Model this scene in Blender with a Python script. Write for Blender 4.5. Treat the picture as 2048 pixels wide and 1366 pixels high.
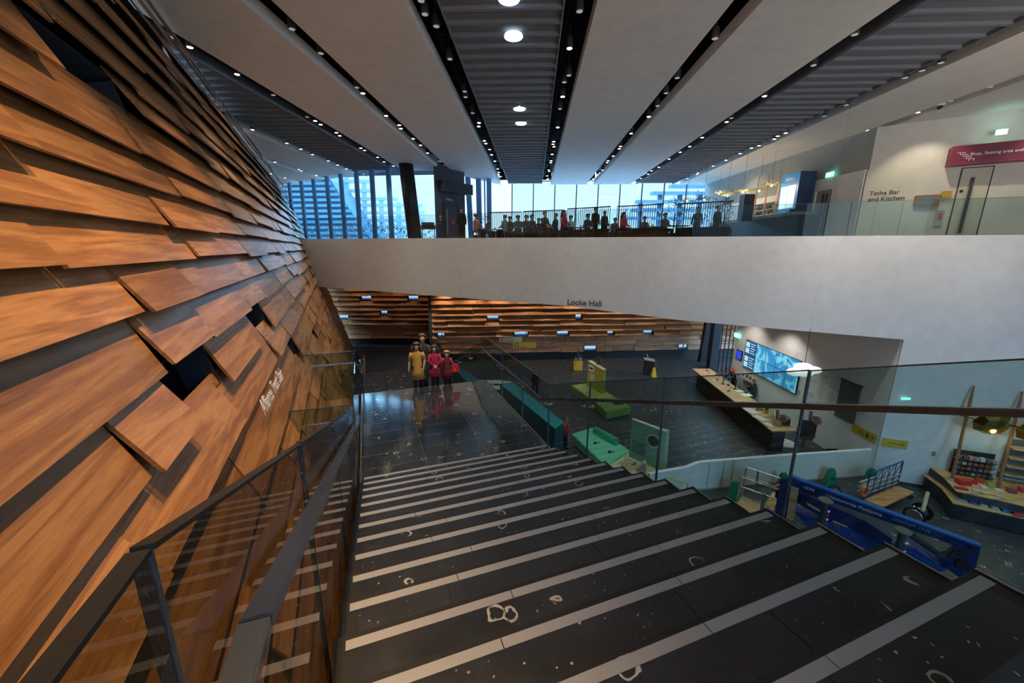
import bpy, bmesh, math, random
from mathutils import Vector, Matrix, Euler
random.seed(7)
R = math.radians
scn = bpy.context.scene
COL = scn.collection
for o in list(bpy.data.objects): bpy.data.objects.remove(o)

# ------------------------------------------------------------------ camera
CZ = 8.3                       # eye height above the hall floor
FPX = 787.25; W0, H0 = 2048, 1366
PITCH, ROLL = 0.2308, 0.0056
_f = Vector((0, math.cos(PITCH), -math.sin(PITCH)))
_u0 = Vector((0, math.sin(PITCH), math.cos(PITCH)))
_r0 = Vector((1, 0, 0))
_r = _r0*math.cos(ROLL) + _u0*math.sin(ROLL)
_u = _u0*math.cos(ROLL) - _r0*math.sin(ROLL)
cam = bpy.data.cameras.new('camera'); camo = bpy.data.objects.new('camera', cam); COL.objects.link(camo)
cam.sensor_width = 36; cam.lens = FPX/W0*36; cam.clip_start = .02; cam.clip_end = 500
camo.matrix_world = Matrix(((_r.x, _u.x, -_f.x, 0), (_r.y, _u.y, -_f.y, 0), (_r.z, _u.z, -_f.z, CZ), (0, 0, 0, 1)))
scn.camera = camo

# ------------------------------------------------------------------ exposure, sky, daylight
vs = scn.view_settings
vs.view_transform = 'Standard'; vs.look = 'None'; vs.gamma = 1; vs.use_curve_mapping = False
vs.exposure = 0.08
world = bpy.data.worlds.new('sky'); scn.world = world; world.use_nodes = True
wn = world.node_tree; wn.nodes.clear()
_o = wn.nodes.new('ShaderNodeOutputWorld'); _b = wn.nodes.new('ShaderNodeBackground')
# overcast sky: pale at the horizon, brighter overhead; lower half brightened to light the ceiling
_tc = wn.nodes.new('ShaderNodeTexCoord'); _sx = wn.nodes.new('ShaderNodeSeparateXYZ'); _mr = wn.nodes.new('ShaderNodeMapRange')
_mr.inputs[1].default_value = -1; _cr = wn.nodes.new('ShaderNodeValToRGB'); _e = _cr.color_ramp.elements
while len(_e) < 5: _e.new(.5)
for _i, (_p, _c) in enumerate([(0, (.60, .76, 1.0)), (.46, (.60, .80, 1.0)), (.495, (.17, .23, .262)), (.58, (.17, .23, .262)), (.63, (.85, 1.5, 2.3))]):
    _e[_i].position = _p; _e[_i].color = (*_c, 1)
wn.links.new(_tc.outputs['Generated'], _sx.inputs[0]); wn.links.new(_sx.outputs[2], _mr.inputs[0]); wn.links.new(_mr.outputs[0], _cr.inputs[0]); wn.links.new(_cr.outputs[0], _b.inputs[0])
_b.inputs[1].default_value = 5.2
wn.links.new(_b.outputs[0], _o.inputs[0])

def ray(p):
    return _r*(p[0]-W0/2) - _u*(p[1]-H0/2) + _f*FPX
def at(p, z):                  # point seen at photo position p on the level z (metres above the hall floor)
    q = ray(p); return Vector((0, 0, CZ)) + q*((z-CZ)/q.z)
def on(p, pt, n):              # point seen at p on the plane through pt with normal n
    q = ray(p); c = Vector((0, 0, CZ)); return c + q*((Vector(pt)-c).dot(Vector(n))/q.dot(Vector(n)))
def aty(p, y):
    q = ray(p); return Vector((0, 0, CZ)) + q*(y/q.y)
def atx(p, x):
    q = ray(p); return Vector((0, 0, CZ)) + q*(x/q.x)

# ------------------------------------------------------------------ materials
MATS = {}
def mat(name, col=(.5,.5,.5), rough=.6, metal=0, emit=None, es=1, spec=.5, alpha=1, coat=0):
    if name in MATS: return MATS[name]
    m = bpy.data.materials.new(name); m.use_nodes = True
    b = m.node_tree.nodes['Principled BSDF']
    b.inputs['Base Color'].default_value = (*col, 1); b.inputs['Roughness'].default_value = rough
    b.inputs['Metallic'].default_value = metal; b.inputs['Specular IOR Level'].default_value = spec
    b.inputs['Coat Weight'].default_value = coat
    if emit: b.inputs['Emission Color'].default_value = (*emit, 1); b.inputs['Emission Strength'].default_value = es
    MATS[name] = m
    # every surface gets a little procedural variation in gloss
    nt = m.node_tree; n = nt.nodes.new('ShaderNodeTexNoise'); n.inputs['Scale'].default_value = 9
    r = nt.nodes.new('ShaderNodeMapRange'); r.inputs[3].default_value = max(.02, rough-.05); r.inputs[4].default_value = min(1, rough+.05)
    nt.links.new(n.outputs[0], r.inputs[0]); nt.links.new(r.outputs[0], b.inputs['Roughness'])
    return m
def nodes(m): return m.node_tree.nodes, m.node_tree.links, m.node_tree.nodes['Principled BSDF']
def N(nt, t, **k):
    n = nt.new(t)
    for a, v in k.items(): setattr(n, a, v)
    return n
def ramp(nt, stops):
    n = nt.new('ShaderNodeValToRGB'); e = n.color_ramp.elements
    while len(e) < len(stops): e.new(.5)
    for i, (p, c) in enumerate(stops):
        e[i].position = p; e[i].color = (*c, 1) if len(c) == 3 else c
    return n

def slate_mat(name, base, pale, scale=1.0, joints=None, rough=.32, ang=0, off=(0, 0, 0), shift=.5, spread=.10):
    """dark blue-black fossil limestone with pale shell arcs; joints=(w, l) cuts it into slabs"""
    m = mat(name, base, rough); nt, lk, b = nodes(m)
    tc = N(nt, 'ShaderNodeTexCoord'); mp = N(nt, 'ShaderNodeMapping'); mp.inputs['Rotation'].default_value = (0, 0, ang); mp.inputs['Location'].default_value = off
    lk.new(tc.outputs['Object'], mp.inputs[0])
    n1 = N(nt, 'ShaderNodeTexNoise'); n1.inputs['Scale'].default_value = 3*scale; n1.inputs['Detail'].default_value = 9; n1.inputs['Roughness'].default_value = .7
    lk.new(mp.outputs[0], n1.inputs['Vector'])
    r1 = ramp(nt, [(.3, tuple(c*.65 for c in base)), (.5, base), (.72, tuple(c*1.7 for c in base))]); lk.new(n1.outputs[0], r1.inputs[0])
    # shells: rings of voronoi cells, cut into arcs by noise
    v = N(nt, 'ShaderNodeTexVoronoi'); v.inputs['Scale'].default_value = 2.6*scale
    nd = N(nt, 'ShaderNodeTexNoise'); nd.inputs['Scale'].default_value = 7*scale
    ad = N(nt, 'ShaderNodeVectorMath', operation='MULTIPLY_ADD'); ad.inputs[1].default_value = (.10, .10, .10)
    lk.new(mp.outputs[0], nd.inputs['Vector']); lk.new(nd.outputs['Color'], ad.inputs[0]); lk.new(mp.outputs[0], ad.inputs[2]); lk.new(ad.outputs[0], v.inputs['Vector'])
    rr = ramp(nt, [(.0, (0, 0, 0)), (.125, (0, 0, 0)), (.14, (1, 1, 1)), (.165, (1, 1, 1)), (.18, (0, 0, 0))]); lk.new(v.outputs['Distance'], rr.inputs[0])
    nz = N(nt, 'ShaderNodeTexNoise'); nz.inputs['Scale'].default_value = 5*scale; lk.new(mp.outputs[0], nz.inputs['Vector'])
    rz = ramp(nt, [(.41, (0, 0, 0)), (.50, (1, 1, 1))]); lk.new(nz.outputs[0], rz.inputs[0])
    mu = N(nt, 'ShaderNodeMath', operation='MULTIPLY'); lk.new(rr.outputs[0], mu.inputs[0]); lk.new(rz.outputs[0], mu.inputs[1])
    # small specks
    v2 = N(nt, 'ShaderNodeTexVoronoi'); v2.inputs['Scale'].default_value = 13*scale; lk.new(ad.outputs[0], v2.inputs['Vector'])
    r2 = ramp(nt, [(.0, (1, 1, 1)), (.10, (1, 1, 1)), (.13, (0, 0, 0))]); lk.new(v2.outputs['Distance'], r2.inputs[0])
    n3 = N(nt, 'ShaderNodeTexNoise'); n3.inputs['Scale'].default_value = .9*scale; n3.inputs['Detail'].default_value = 4; lk.new(mp.outputs[0], n3.inputs['Vector'])
    r3 = ramp(nt, [(.44, (0, 0, 0)), (.60, (1, 1, 1))]); lk.new(n3.outputs[0], r3.inputs[0])
    m2 = N(nt, 'ShaderNodeMath', operation='MULTIPLY'); lk.new(r2.outputs[0], m2.inputs[0]); lk.new(r3.outputs[0], m2.inputs[1])
    mx = N(nt, 'ShaderNodeMath', operation='MAXIMUM'); lk.new(mu.outputs[0], mx.inputs[0]); lk.new(m2.outputs[0], mx.inputs[1])
    mix = N(nt, 'ShaderNodeMix', data_type='RGBA'); mix.inputs[7].default_value = (*pale, 1)
    lk.new(mx.outputs[0], mix.inputs[0]); lk.new(r1.outputs[0], mix.inputs[6])
    out = mix.outputs[2]
    if joints:
        bt = N(nt, 'ShaderNodeTexBrick'); bt.offset = shift; bt.inputs['Scale'].default_value = 1
        bt.inputs['Brick Width'].default_value = joints[0]; bt.inputs['Row Height'].default_value = joints[1]; bt.inputs['Mortar Size'].default_value = .006
        bt.inputs['Color1'].default_value = (0, 0, 0, 1); bt.inputs['Color2'].default_value = (0, 0, 0, 1); bt.inputs['Mortar'].default_value = (1, 1, 1, 1)
        lk.new(mp.outputs[0], bt.inputs['Vector'])
        mj = N(nt, 'ShaderNodeMix', data_type='RGBA'); mj.inputs[7].default_value = (.16, .15, .14, 1)
        lk.new(bt.outputs[0], mj.inputs[0]); lk.new(out, mj.inputs[6]); out = mj.outputs[2]
    lk.new(out, b.inputs['Base Color'])
    rg = N(nt, 'ShaderNodeMapRange'); rg.inputs[3].default_value = rough-spread; rg.inputs[4].default_value = rough+spread
    lk.new(n1.outputs[0], rg.inputs[0]); lk.new(rg.outputs[0], b.inputs['Roughness'])
    bp = N(nt, 'ShaderNodeBump'); bp.inputs['Strength'].default_value = .06; bp.inputs['Distance'].default_value = .006
    lk.new(n1.outputs[0], bp.inputs['Height']); lk.new(bp.outputs[0], b.inputs['Normal'])
    return m

def wood_mat(name, lo, mid, hi, rough=.45, scale=(1.2, 9, 9), island=True, knots=True):
    m = mat(name, mid, rough); nt, lk, b = nodes(m)
    tc = N(nt, 'ShaderNodeTexCoord'); mp = N(nt, 'ShaderNodeMapping'); mp.inputs['Scale'].default_value = scale
    src = tc.outputs['Object']
    if island:
        g = N(nt, 'ShaderNodeNewGeometry'); sc = N(nt, 'ShaderNodeVectorMath', operation='MULTIPLY_ADD')
        cb = N(nt, 'ShaderNodeCombineXYZ'); lk.new(g.outputs['Random Per Island'], cb.inputs[0]); lk.new(g.outputs['Random Per Island'], cb.inputs[2])
        sc.inputs[1].default_value = (37, 5, 53); lk.new(cb.outputs[0], sc.inputs[0]); lk.new(src, sc.inputs[2]); src = sc.outputs[0]
    lk.new(src, mp.inputs[0])
    n1 = N(nt, 'ShaderNodeTexNoise'); n1.inputs['Scale'].default_value = 1.0; n1.inputs['Detail'].default_value = 3; n1.inputs['Distortion'].default_value = .6
    lk.new(mp.outputs[0], n1.inputs['Vector'])
    mlt = N(nt, 'ShaderNodeMath', operation='MULTIPLY'); mlt.inputs[1].default_value = 26
    sn = N(nt, 'ShaderNodeMath', operation='SINE'); lk.new(n1.outputs[0], mlt.inputs[0]); lk.new(mlt.outputs[0], sn.inputs[0])
    mr = N(nt, 'ShaderNodeMapRange'); mr.inputs[1].default_value = -1; lk.new(sn.outputs[0], mr.inputs[0])
    n2 = N(nt, 'ShaderNodeTexNoise'); n2.inputs['Scale'].default_value = 12; n2.inputs['Detail'].default_value = 10; n2.inputs['Roughness'].default_value = .72; lk.new(mp.outputs[0], n2.inputs['Vector'])
    av = N(nt, 'ShaderNodeMix', data_type='FLOAT'); av.inputs[0].default_value = .74; lk.new(mr.outputs[0], av.inputs[2]); lk.new(n2.outputs[0], av.inputs[3])
    rp = ramp(nt, [(.25, lo), (.5, mid), (.72, hi)]); lk.new(av.outputs[0], rp.inputs[0])
    out = rp.outputs[0]
    if knots:
        n4 = N(nt, 'ShaderNodeTexNoise'); n4.inputs['Scale'].default_value = .55; n4.inputs['Detail'].default_value = 5; n4.inputs['Distortion'].default_value = 1.2
        lk.new(mp.outputs[0], n4.inputs['Vector'])
        r4 = ramp(nt, [(.57, (0, 0, 0)), (.68, (1, 1, 1))]); lk.new(n4.outputs[0], r4.inputs[0])
        mk = N(nt, 'ShaderNodeMix', data_type='RGBA'); mk.inputs[7].default_value = (lo[0]*.45, lo[1]*.4, lo[2]*.4, 1)
        ml = N(nt, 'ShaderNodeMath', operation='MULTIPLY'); ml.inputs[1].default_value = .6; lk.new(r4.outputs[0], ml.inputs[0])
        lk.new(ml.outputs[0], mk.inputs[0]); lk.new(out, mk.inputs[6]); out = mk.outputs[2]
    if island:
        hs = N(nt, 'ShaderNodeHueSaturation'); vr = N(nt, 'ShaderNodeMapRange'); vr.inputs[3].default_value = .74; vr.inputs[4].default_value = 1.2
        lk.new(g.outputs['Random Per Island'], vr.inputs[0]); lk.new(vr.outputs[0], hs.inputs['Value']); lk.new(out, hs.inputs['Color']); out = hs.outputs[0]
    lk.new(out, b.inputs['Base Color'])
    bp = N(nt, 'ShaderNodeBump'); bp.inputs['Strength'].default_value = .15; bp.inputs['Distance'].default_value = .004
    lk.new(av.outputs[0], bp.inputs['Height']); lk.new(bp.outputs[0], b.inputs['Normal'])
    return m

def glass_mat(name, tint=(.8, .92, .9), refl=1.0, base=0.03, rough=0.0, dirt=.0):
    m = bpy.data.materials.new(name); m.use_nodes = True; nt = m.node_tree.nodes; lk = m.node_tree.links; nt.clear()
    o = nt.new('ShaderNodeOutputMaterial'); t = nt.new('ShaderNodeBsdfTransparent'); t.inputs[0].default_value = (*tint, 1)
    g = nt.new('ShaderNodeBsdfGlossy'); g.inputs['Roughness'].default_value = rough; g.inputs['Color'].default_value = (refl, refl, refl, 1)
    fr = nt.new('ShaderNodeFresnel'); fr.inputs[0].default_value = 1.45
    mx = nt.new('ShaderNodeMixShader'); ad = nt.new('ShaderNodeMath'); ad.operation = 'ADD'; ad.inputs[1].default_value = base; ad.use_clamp = True
    lk.new(fr.outputs[0], ad.inputs[0])
    ge = nt.new('ShaderNodeNewGeometry'); sb = nt.new('ShaderNodeMath'); sb.operation = 'SUBTRACT'; sb.inputs[0].default_value = 1; lk.new(ge.outputs['Backfacing'], sb.inputs[1])
    ml = nt.new('ShaderNodeMath'); ml.operation = 'MULTIPLY'; lk.new(ad.outputs[0], ml.inputs[0]); lk.new(sb.outputs[0], ml.inputs[1]); lk.new(ml.outputs[0], mx.inputs[0]); lk.new(t.outputs[0], mx.inputs[1]); lk.new(g.outputs[0], mx.inputs[2]); lk.new(mx.outputs[0], o.inputs[0])
    return m
def plaster(name, col, rough=.85, sp=.25):
    m = mat(name, col, rough, spec=sp); nt, lk, b = nodes(m)
    tc = N(nt, 'ShaderNodeTexCoord'); n = N(nt, 'ShaderNodeTexNoise'); n.inputs['Scale'].default_value = 3; n.inputs['Detail'].default_value = 6; lk.new(tc.outputs['Object'], n.inputs['Vector'])
    r = ramp(nt, [(.3, tuple(c*.95 for c in col)), (.7, tuple(min(1, c*1.04) for c in col))]); lk.new(n.outputs[0], r.inputs[0]); lk.new(r.outputs[0], b.inputs['Base Color'])
    n2 = N(nt, 'ShaderNodeTexNoise'); n2.inputs['Scale'].default_value = 160; lk.new(tc.outputs['Object'], n2.inputs['Vector'])
    bp = N(nt, 'ShaderNodeBump'); bp.inputs['Strength'].default_value = .05; bp.inputs['Distance'].default_value = .003
    lk.new(n2.outputs[0], bp.inputs['Height']); lk.new(bp.outputs[0], b.inputs['Normal'])
    return m

STAIR_ANG = R(20.42)
slate = slate_mat('fossil_limestone', (.030, .038, .046), (.60, .62, .62), 1.25, (1.185, .50), .10, ang=-STAIR_ANG, off=(.655, 0, 0), shift=0, spread=.05)
slate_tread = slate_mat('fossil_limestone_tread', (.016, .021, .030), (.50, .52, .52), 1.15, None, .34)
slate_hall = slate_mat('fossil_limestone_hall', (.040, .048, .054), (.50, .52, .52), 1.0, (3.2, 1.6), .38, ang=R(7))
oak = wood_mat('oak', (.235, .095, .030), (.40, .185, .065), (.54, .28, .11), .38, scale=(.42, 5.5, 5.5))
oak_far = wood_mat('oak_far', (.24, .09, .032), (.42, .18, .07), (.55, .27, .11), scale=(.5, 5, 5))
oak_top = wood_mat('oak_counter', (.42, .24, .10), (.62, .38, .17), (.72, .47, .24), scale=(.8, 8, 8), island=False)
darkvoid = mat('dark_void', (.008, .010, .013), .9, spec=.1)
recess_m = mat('recess_lining', (.02, .03, .045), .8)
plaster_ceiling = plaster('ceiling_plaster', (.80, .735, .65))
slat_m = plaster('baffle_grey', (.19, .205, .23), .7)
white_wall = plaster('white_wall', (.74, .74, .73), .42, .5)
white_m = plaster('white_paint', (.78, .78, .77))
warm_wall = plaster('warm_white_wall', (.74, .69, .60))
grey_wall = plaster('grey_wall', (.36, .37, .33))
steel = mat('brushed_steel', (.55, .54, .52), .32, 1)
dsteel = mat('dark_bronze_rail', (.19, .23, .31), .28, .9)
nosing_m = mat('nosing_strip', (.46, .47, .49), .42, .5)
black = mat('black_paint', (.012, .013, .015), .5)
darkgrey = mat('dark_grey', (.045, .05, .06), .6)
navy = mat('navy_panel', (.028, .04, .075), .6)
fin_m = mat('blue_grey_fin', (.14, .42, .88), .5)
glass = glass_mat('balustrade_glass', (.69, .79, .78), .6, .02)
glass_u = glass_mat('upper_glass', (.80, .88, .88), .8, .03)
glass_l = glass_mat('balustrade_glass_near', (.66, .66, .56), .65, .04)
win_glass = glass_mat('window_glass', (.88, .96, 1.0), .8, .03)
edge_m = mat('glass_edge', (.05, .09, .085), .25)

# ------------------------------------------------------------------ mesh building
MW = {}
class MB:
    def __init__(s): s.v = []; s.f = []; s.mi = []; s.cur = 0
    def add(s, vs, fs):
        k = len(s.v); s.v += [Vector(v) for v in vs]; s.f += [tuple(i+k for i in f) for f in fs]; s.mi += [s.cur]*len(fs); return s
    def hexa(s, p):            # 8 points: bottom ring 0-3, top ring 4-7
        return s.add(p, [(3,2,1,0),(4,5,6,7),(0,1,5,4),(1,2,6,5),(2,3,7,6),(3,0,4,7)])
    def box(s, c, d, m=None):
        c = Vector(c); x, y, z = [k/2 for k in d]
        P = [Vector(q) for q in ((-x,-y,-z),(x,-y,-z),(x,y,-z),(-x,y,-z),(-x,-y,z),(x,-y,z),(x,y,z),(-x,y,z))]
        if m is not None: P = [m @ q for q in P]
        return s.hexa([c+q for q in P])
    def beam(s, a, b, w, h, up=(0,0,1)):
        a = Vector(a); b = Vector(b); d = (b-a).normalized(); sd = d.cross(Vector(up)).normalized(); u = sd.cross(d).normalized()
        q = []
        for p in (a, b): q.append([p-sd*w/2-u*h/2, p+sd*w/2-u*h/2, p+sd*w/2+u*h/2, p-sd*w/2+u*h/2])
        return s.hexa(q[0]+q[1])
    def prism(s, poly, ext):
        poly = [Vector(p) for p in poly]; e = Vector(ext); n = len(poly)
        return s.add(poly+[p+e for p in poly], [tuple(range(n-1,-1,-1)), tuple(range(n,2*n))]+[(i,(i+1)%n,n+(i+1)%n,n+i) for i in range(n)])
    def tube(s, pts, r, n=8, cap=True):
        pts = [Vector(p) for p in pts]; rr = r if isinstance(r, (list, tuple)) else [r]*len(pts); rings = []
        prev = None
        for i, p in enumerate(pts):
            d = (pts[min(i+1, len(pts)-1)]-pts[max(i-1, 0)]).normalized()
            if prev is None:
                a = d.cross(Vector((0,0,1))); 
                if a.length < 1e-3: a = d.cross(Vector((1,0,0)))
                a.normalize()
            else: a = (prev-d*prev.dot(d)).normalized()
            prev = a; b = d.cross(a)
            rings.append([p+(a*math.cos(2*math.pi*k/n)+b*math.sin(2*math.pi*k/n))*rr[i] for k in range(n)])
        vs = [v for g in rings for v in g]; fs = []
        for i in range(len(pts)-1):
            for k in range(n): fs.append((i*n+k, i*n+(k+1)%n, (i+1)*n+(k+1)%n, (i+1)*n+k))
        if cap: fs += [tuple(range(n-1,-1,-1)), tuple((len(pts)-1)*n+k for k in range(n))]
        return s.add(vs, fs)
    def lathe(s, c, prof, n=16, m=None):
        c = Vector(c); vs = []; fs = []
        for r, z in prof:
            for k in range(n):
                q = Vector((r*math.cos(2*math.pi*k/n), r*math.sin(2*math.pi*k/n), z)); vs.append(c+(m @ q if m is not None else q))
        for i in range(len(prof)-1):
            for k in range(n): fs.append((i*n+k, i*n+(k+1)%n, (i+1)*n+(k+1)%n, (i+1)*n+k))
        fs += [tuple(range(n-1,-1,-1)), tuple((len(prof)-1)*n+k for k in range(n))]
        return s.add(vs, fs)
    def ball(s, c, r, n=10, m=None):
        r = r if isinstance(r, (list, tuple)) else (r, r, r); prof = []
        k = n//2+1; vs = []; fs = []
        for i in range(k+1):
            a = math.pi*(i/k)-math.pi/2; a = max(-1.53, min(1.53, a))
            for j in range(n):
                q = Vector((r[0]*math.cos(a)*math.cos(2*math.pi*j/n), r[1]*math.cos(a)*math.sin(2*math.pi*j/n), r[2]*math.sin(a)))
                vs.append(Vector(c)+(m @ q if m is not None else q))
        for i in range(k):
            for j in range(n): fs.append((i*n+j, i*n+(j+1)%n, (i+1)*n+(j+1)%n, (i+1)*n+j))
        fs += [tuple(range(n-1,-1,-1)), tuple(k*n+j for j in range(n))]
        return s.add(vs, fs)
    def build(s, name, m, parent=None, smooth=False, bevel=0, props=None):
        me = bpy.data.meshes.new(name); vs = s.v
        if parent is not None:
            inv = MW[parent.name].inverted(); vs = [inv @ v for v in vs]
        me.from_pydata([tuple(v) for v in vs], [], s.f)
        for mm in (m if isinstance(m, (list, tuple)) else [m]): me.materials.append(mm)
        if isinstance(m, (list, tuple)): me.polygons.foreach_set('material_index', s.mi)
        bm = bmesh.new(); bm.from_mesh(me); bmesh.ops.recalc_face_normals(bm, faces=bm.faces)
        if bevel: bmesh.ops.bevel(bm, geom=[e for e in bm.edges if e.is_manifold and e.calc_face_angle(0) > .6], offset=bevel, segments=2, affect='EDGES', clamp_overlap=True)
        bm.to_mesh(me); bm.free()
        if smooth: me.polygons.foreach_set('use_smooth', [True]*len(me.polygons)); 
        o = bpy.data.objects.new(name, me); COL.objects.link(o)
        if parent is not None: o.parent = parent; MW[o.name] = MW[parent.name]
        else: MW[o.name] = Matrix.Identity(4)
        if props: 
            for k, v in props.items(): o[k] = v
        return o
def root(name, label, cat, loc, rz=0, group=None, kind=None):
    o = bpy.data.objects.new(name, None); COL.objects.link(o); o.empty_display_size = .1
    o.location = loc; o.rotation_euler = (0, 0, rz); MW[o.name] = Matrix.Translation(Vector(loc)) @ Matrix.Rotation(rz, 4, 'Z')
    tag(o, label, cat, group, kind); return o
def tag(o, label=None, cat=None, group=None, kind=None):
    if label: o['label'] = label
    if cat: o['category'] = cat
    if group: o['group'] = group
    if kind: o['kind'] = kind
    return o
def struct(o): o['kind'] = 'structure'; return o
def copy_tree(o, parent=None):
    c = o.copy(); COL.objects.link(c)
    if parent is not None: c.parent = parent
    for ch in list(o.children): copy_tree(ch, c)
    return c
def text(name, s, m, origin, xd, nd, size, depth=.004, parent=None, italic=0, align='LEFT', sx=1.0):
    cu = bpy.data.curves.new(name, 'FONT'); cu.body = s; cu.size = size; cu.extrude = depth; cu.shear = italic; cu.align_x = align
    tmp = bpy.data.objects.new(name+'_t', cu); COL.objects.link(tmp)
    dg = bpy.context.evaluated_depsgraph_get(); me = bpy.data.meshes.new_from_object(tmp.evaluated_get(dg))
    bpy.data.objects.remove(tmp); bpy.data.curves.remove(cu)
    xd = Vector(xd).normalized(); nd = Vector(nd).normalized(); nd = (nd-xd*nd.dot(xd)).normalized(); yd = nd.cross(xd)
    M = Matrix(((xd.x*sx, yd.x, nd.x, origin[0]), (xd.y*sx, yd.y, nd.y, origin[1]), (xd.z*sx, yd.z, nd.z, origin[2]), (0,0,0,1)))
    if parent is not None: M = MW[parent.name].inverted() @ M
    me.transform(M); me.materials.clear(); me.materials.append(m)
    o = bpy.data.objects.new(name, me); COL.objects.link(o)
    if parent is not None: o.parent = parent; MW[o.name] = MW[parent.name]
    return o
V = Vector

# ------------------------------------------------------------------ lamps (daylight comes from the sky through the windows)
def lamp(name, typ, loc, e, col, target=None, size=.1, angle=None, blend=.5, parent=None):
    l = bpy.data.lights.new(name, typ); l.energy = e; l.color = col
    if typ == 'SPOT': l.shadow_soft_size = size; l.spot_size = R(angle or 60); l.spot_blend = blend
    elif typ == 'POINT': l.shadow_soft_size = size
    elif typ == 'AREA': l.size = size
    o = bpy.data.objects.new(name, l); COL.objects.link(o); o.location = loc
    if target is not None: o.rotation_euler = (V(target)-V(loc)).to_track_quat('-Z', 'Y').to_euler()
    return o
WARM = (1.0, .62, .30); NEUT = (1.0, .86, .70)

# ================================================================== THE BUILDING
CEIL = CZ+4.6; UP = CZ+.5
YP = R(3.04)
PL = V((math.cos(YP), -math.sin(YP), 0)); PD = V((math.sin(YP), math.cos(YP), 0))    # across / along the ceiling strips
def PP(u, d, z): return PL*u + PD*d + V((0, 0, z))
T = V((math.cos(STAIR_ANG), math.sin(STAIR_ANG), 0)); D = V((-math.sin(STAIR_ANG), math.cos(STAIR_ANG), 0))
def SP(t, d, z): return T*t + D*d + V((0, 0, CZ+z))       # stair frame, z from the eye
WA = R(24.6); WD = V((-math.sin(WA), math.cos(WA), 0)); WL = V((math.cos(WA), math.sin(WA), 0))
def WP(s, z, n):                                            # leaning left wall: s along, z from the eye, n out of the wall
    k = max(0, min(1, (s-4)/26)); a = -1.62+.29*k; b = .24+.05*k
    nn = (WL+V((0, 0, b))).normalized()
    return WD*s + WL*(a-b*z) + V((0, 0, CZ+z)) + nn*n

# floor of the hall
fl = MB().box((0, 14, -.15), (70, 60, .3)).build('floor', slate_hall); struct(fl)

# ---- left wall: dark backing + lapped oak boards
wall_left = MB()
prev = None
ss = [-4+i*2 for i in range(21)]
for s in ss:
    ring = [WP(s, -8.3, -.30), WP(s, 4.6, -.30), WP(s, 4.6, -.55), WP(s, -8.3, -.55)]
    if prev: wall_left.hexa([prev[0], ring[0], ring[3], prev[3], prev[1], ring[1], ring[2], prev[2]])
    prev = ring
wl_o = struct(wall_left.build('wall_left', darkvoid))
rows = [-8.2+.43*i for i in range(15)]
rows = [round(z, 3) for z in rows if z < -2.2] + [-1.93, -1.48, -.97, -.55, -.16, .20, .58, .98, 1.40, 1.80, 2.2, 2.6, 3.0, 3.4, 3.8, 4.2]
holes = [(3.85, 5.15, -1.48), (7.35, 8.7, -1.48), (4.75, 6.3, 1.40), (9.7, 10.5, -2.61), (14.4, 15.2, -3.04), (2.2, 3.0, 2.2)]
planks = MB(); rec = MB()
rnd = random.Random(3)
for i, z0 in enumerate(rows):
    z1 = (rows[i+1] if i+1 < len(rows) else z0+.4)
    hh = (z1-z0)+.13
    s = -3.5+rnd.random()*1.5
    while s < 35.5:
        L = rnd.choice([1.3, 1.8, 2.3, 2.8, 3.1])*rnd.uniform(.9, 1.1); e = min(s+L, 36)
        cut = False
        for (ha, hb, hz) in holes:
            if abs(hz-z0) < .02:
                if s < ha < e: e = ha
                elif ha <= s < hb: s = hb; cut = True
        if cut: continue
        n0 = rnd.uniform(.12, .20); n1 = n0+rnd.uniform(-.022, .022); th = .028; dz = rnd.choice([0, 0, -.03, -.05, .02])
        g = .006
        zz = z0+dz
        top = min(zz+hh-dz, 4.58)
        a0, a1 = s+g, e-g
        planks.hexa([WP(a0, zz, n0), WP(a1, zz, n1), WP(a1, zz, n1-th), WP(a0, zz, n0-th),
                     WP(a0, top, .0), WP(a1, top, .0), WP(a1, top, -th), WP(a0, top, -th)])
        s = e
# the boards' grain needs a frame along the wall, so the cladding is built in the wall's own axes
clad_root = wl_o
def build_aligned(mb, name, m, ang, parent):
    o = mb.build(name, m)
    Rm = Matrix.Rotation(ang, 4, 'Z'); o.data.transform(Rm.inverted()); o.matrix_world = Rm; MW[o.name] = Matrix.Identity(4)
    o.parent = parent; o.matrix_parent_inverse = Matrix.Identity(4)
    return o
oakc = build_aligned(planks, 'oak_cladding', oak, WA+R(90), wl_o)

for (ha, hb, hz) in holes:
    i = rows.index(hz); z1 = rows[i+1]-.02
    # lined reveal of the small window recess
    for q in ([(ha, hz), (hb, hz)], [(ha, z1+.02), (hb, z1+.02)]):
        (sa, za), (sb, zb) = q
        rec.hexa([WP(sa, za, -.28), WP(sb, zb, -.28), WP(sb, zb, .03), WP(sa, za, .03), WP(sa, za+.012, -.28), WP(sb, zb+.012, -.28), WP(sb, zb+.012, .03), WP(sa, za+.012, .03)])
    for sa in (ha, hb-.012):
        rec.hexa([WP(sa, hz, -.28), WP(sa+.012, hz, -.28), WP(sa+.012, hz, .03), WP(sa, hz, .03), WP(sa, z1, -.28), WP(sa+.012, z1, -.28), WP(sa+.012, z1, .03), WP(sa, z1, .03)])
rec.build('recess_lining', recess_m, wl_o)

# ---- ceiling: plaster / baffle strips with dark slots between
slots = [(-17.35, -16.85), (-14.75, -14.2), (-11.75, -11.1), (-8.6, -8.0), (-5.67, -5.09), (-2.55, -1.93), (.51, 1.12), (3.69, 4.24), (6.81, 7.28), (9.87, 10.4), (12.95, 13.4), (16.0, 16.45), (19.1, 19.6)]
far = 30.75
cl = MB()
spans = []
u = -24
for a, b in slots: spans.append((u, a)); u = b
spans.append((u, 24))
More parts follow.
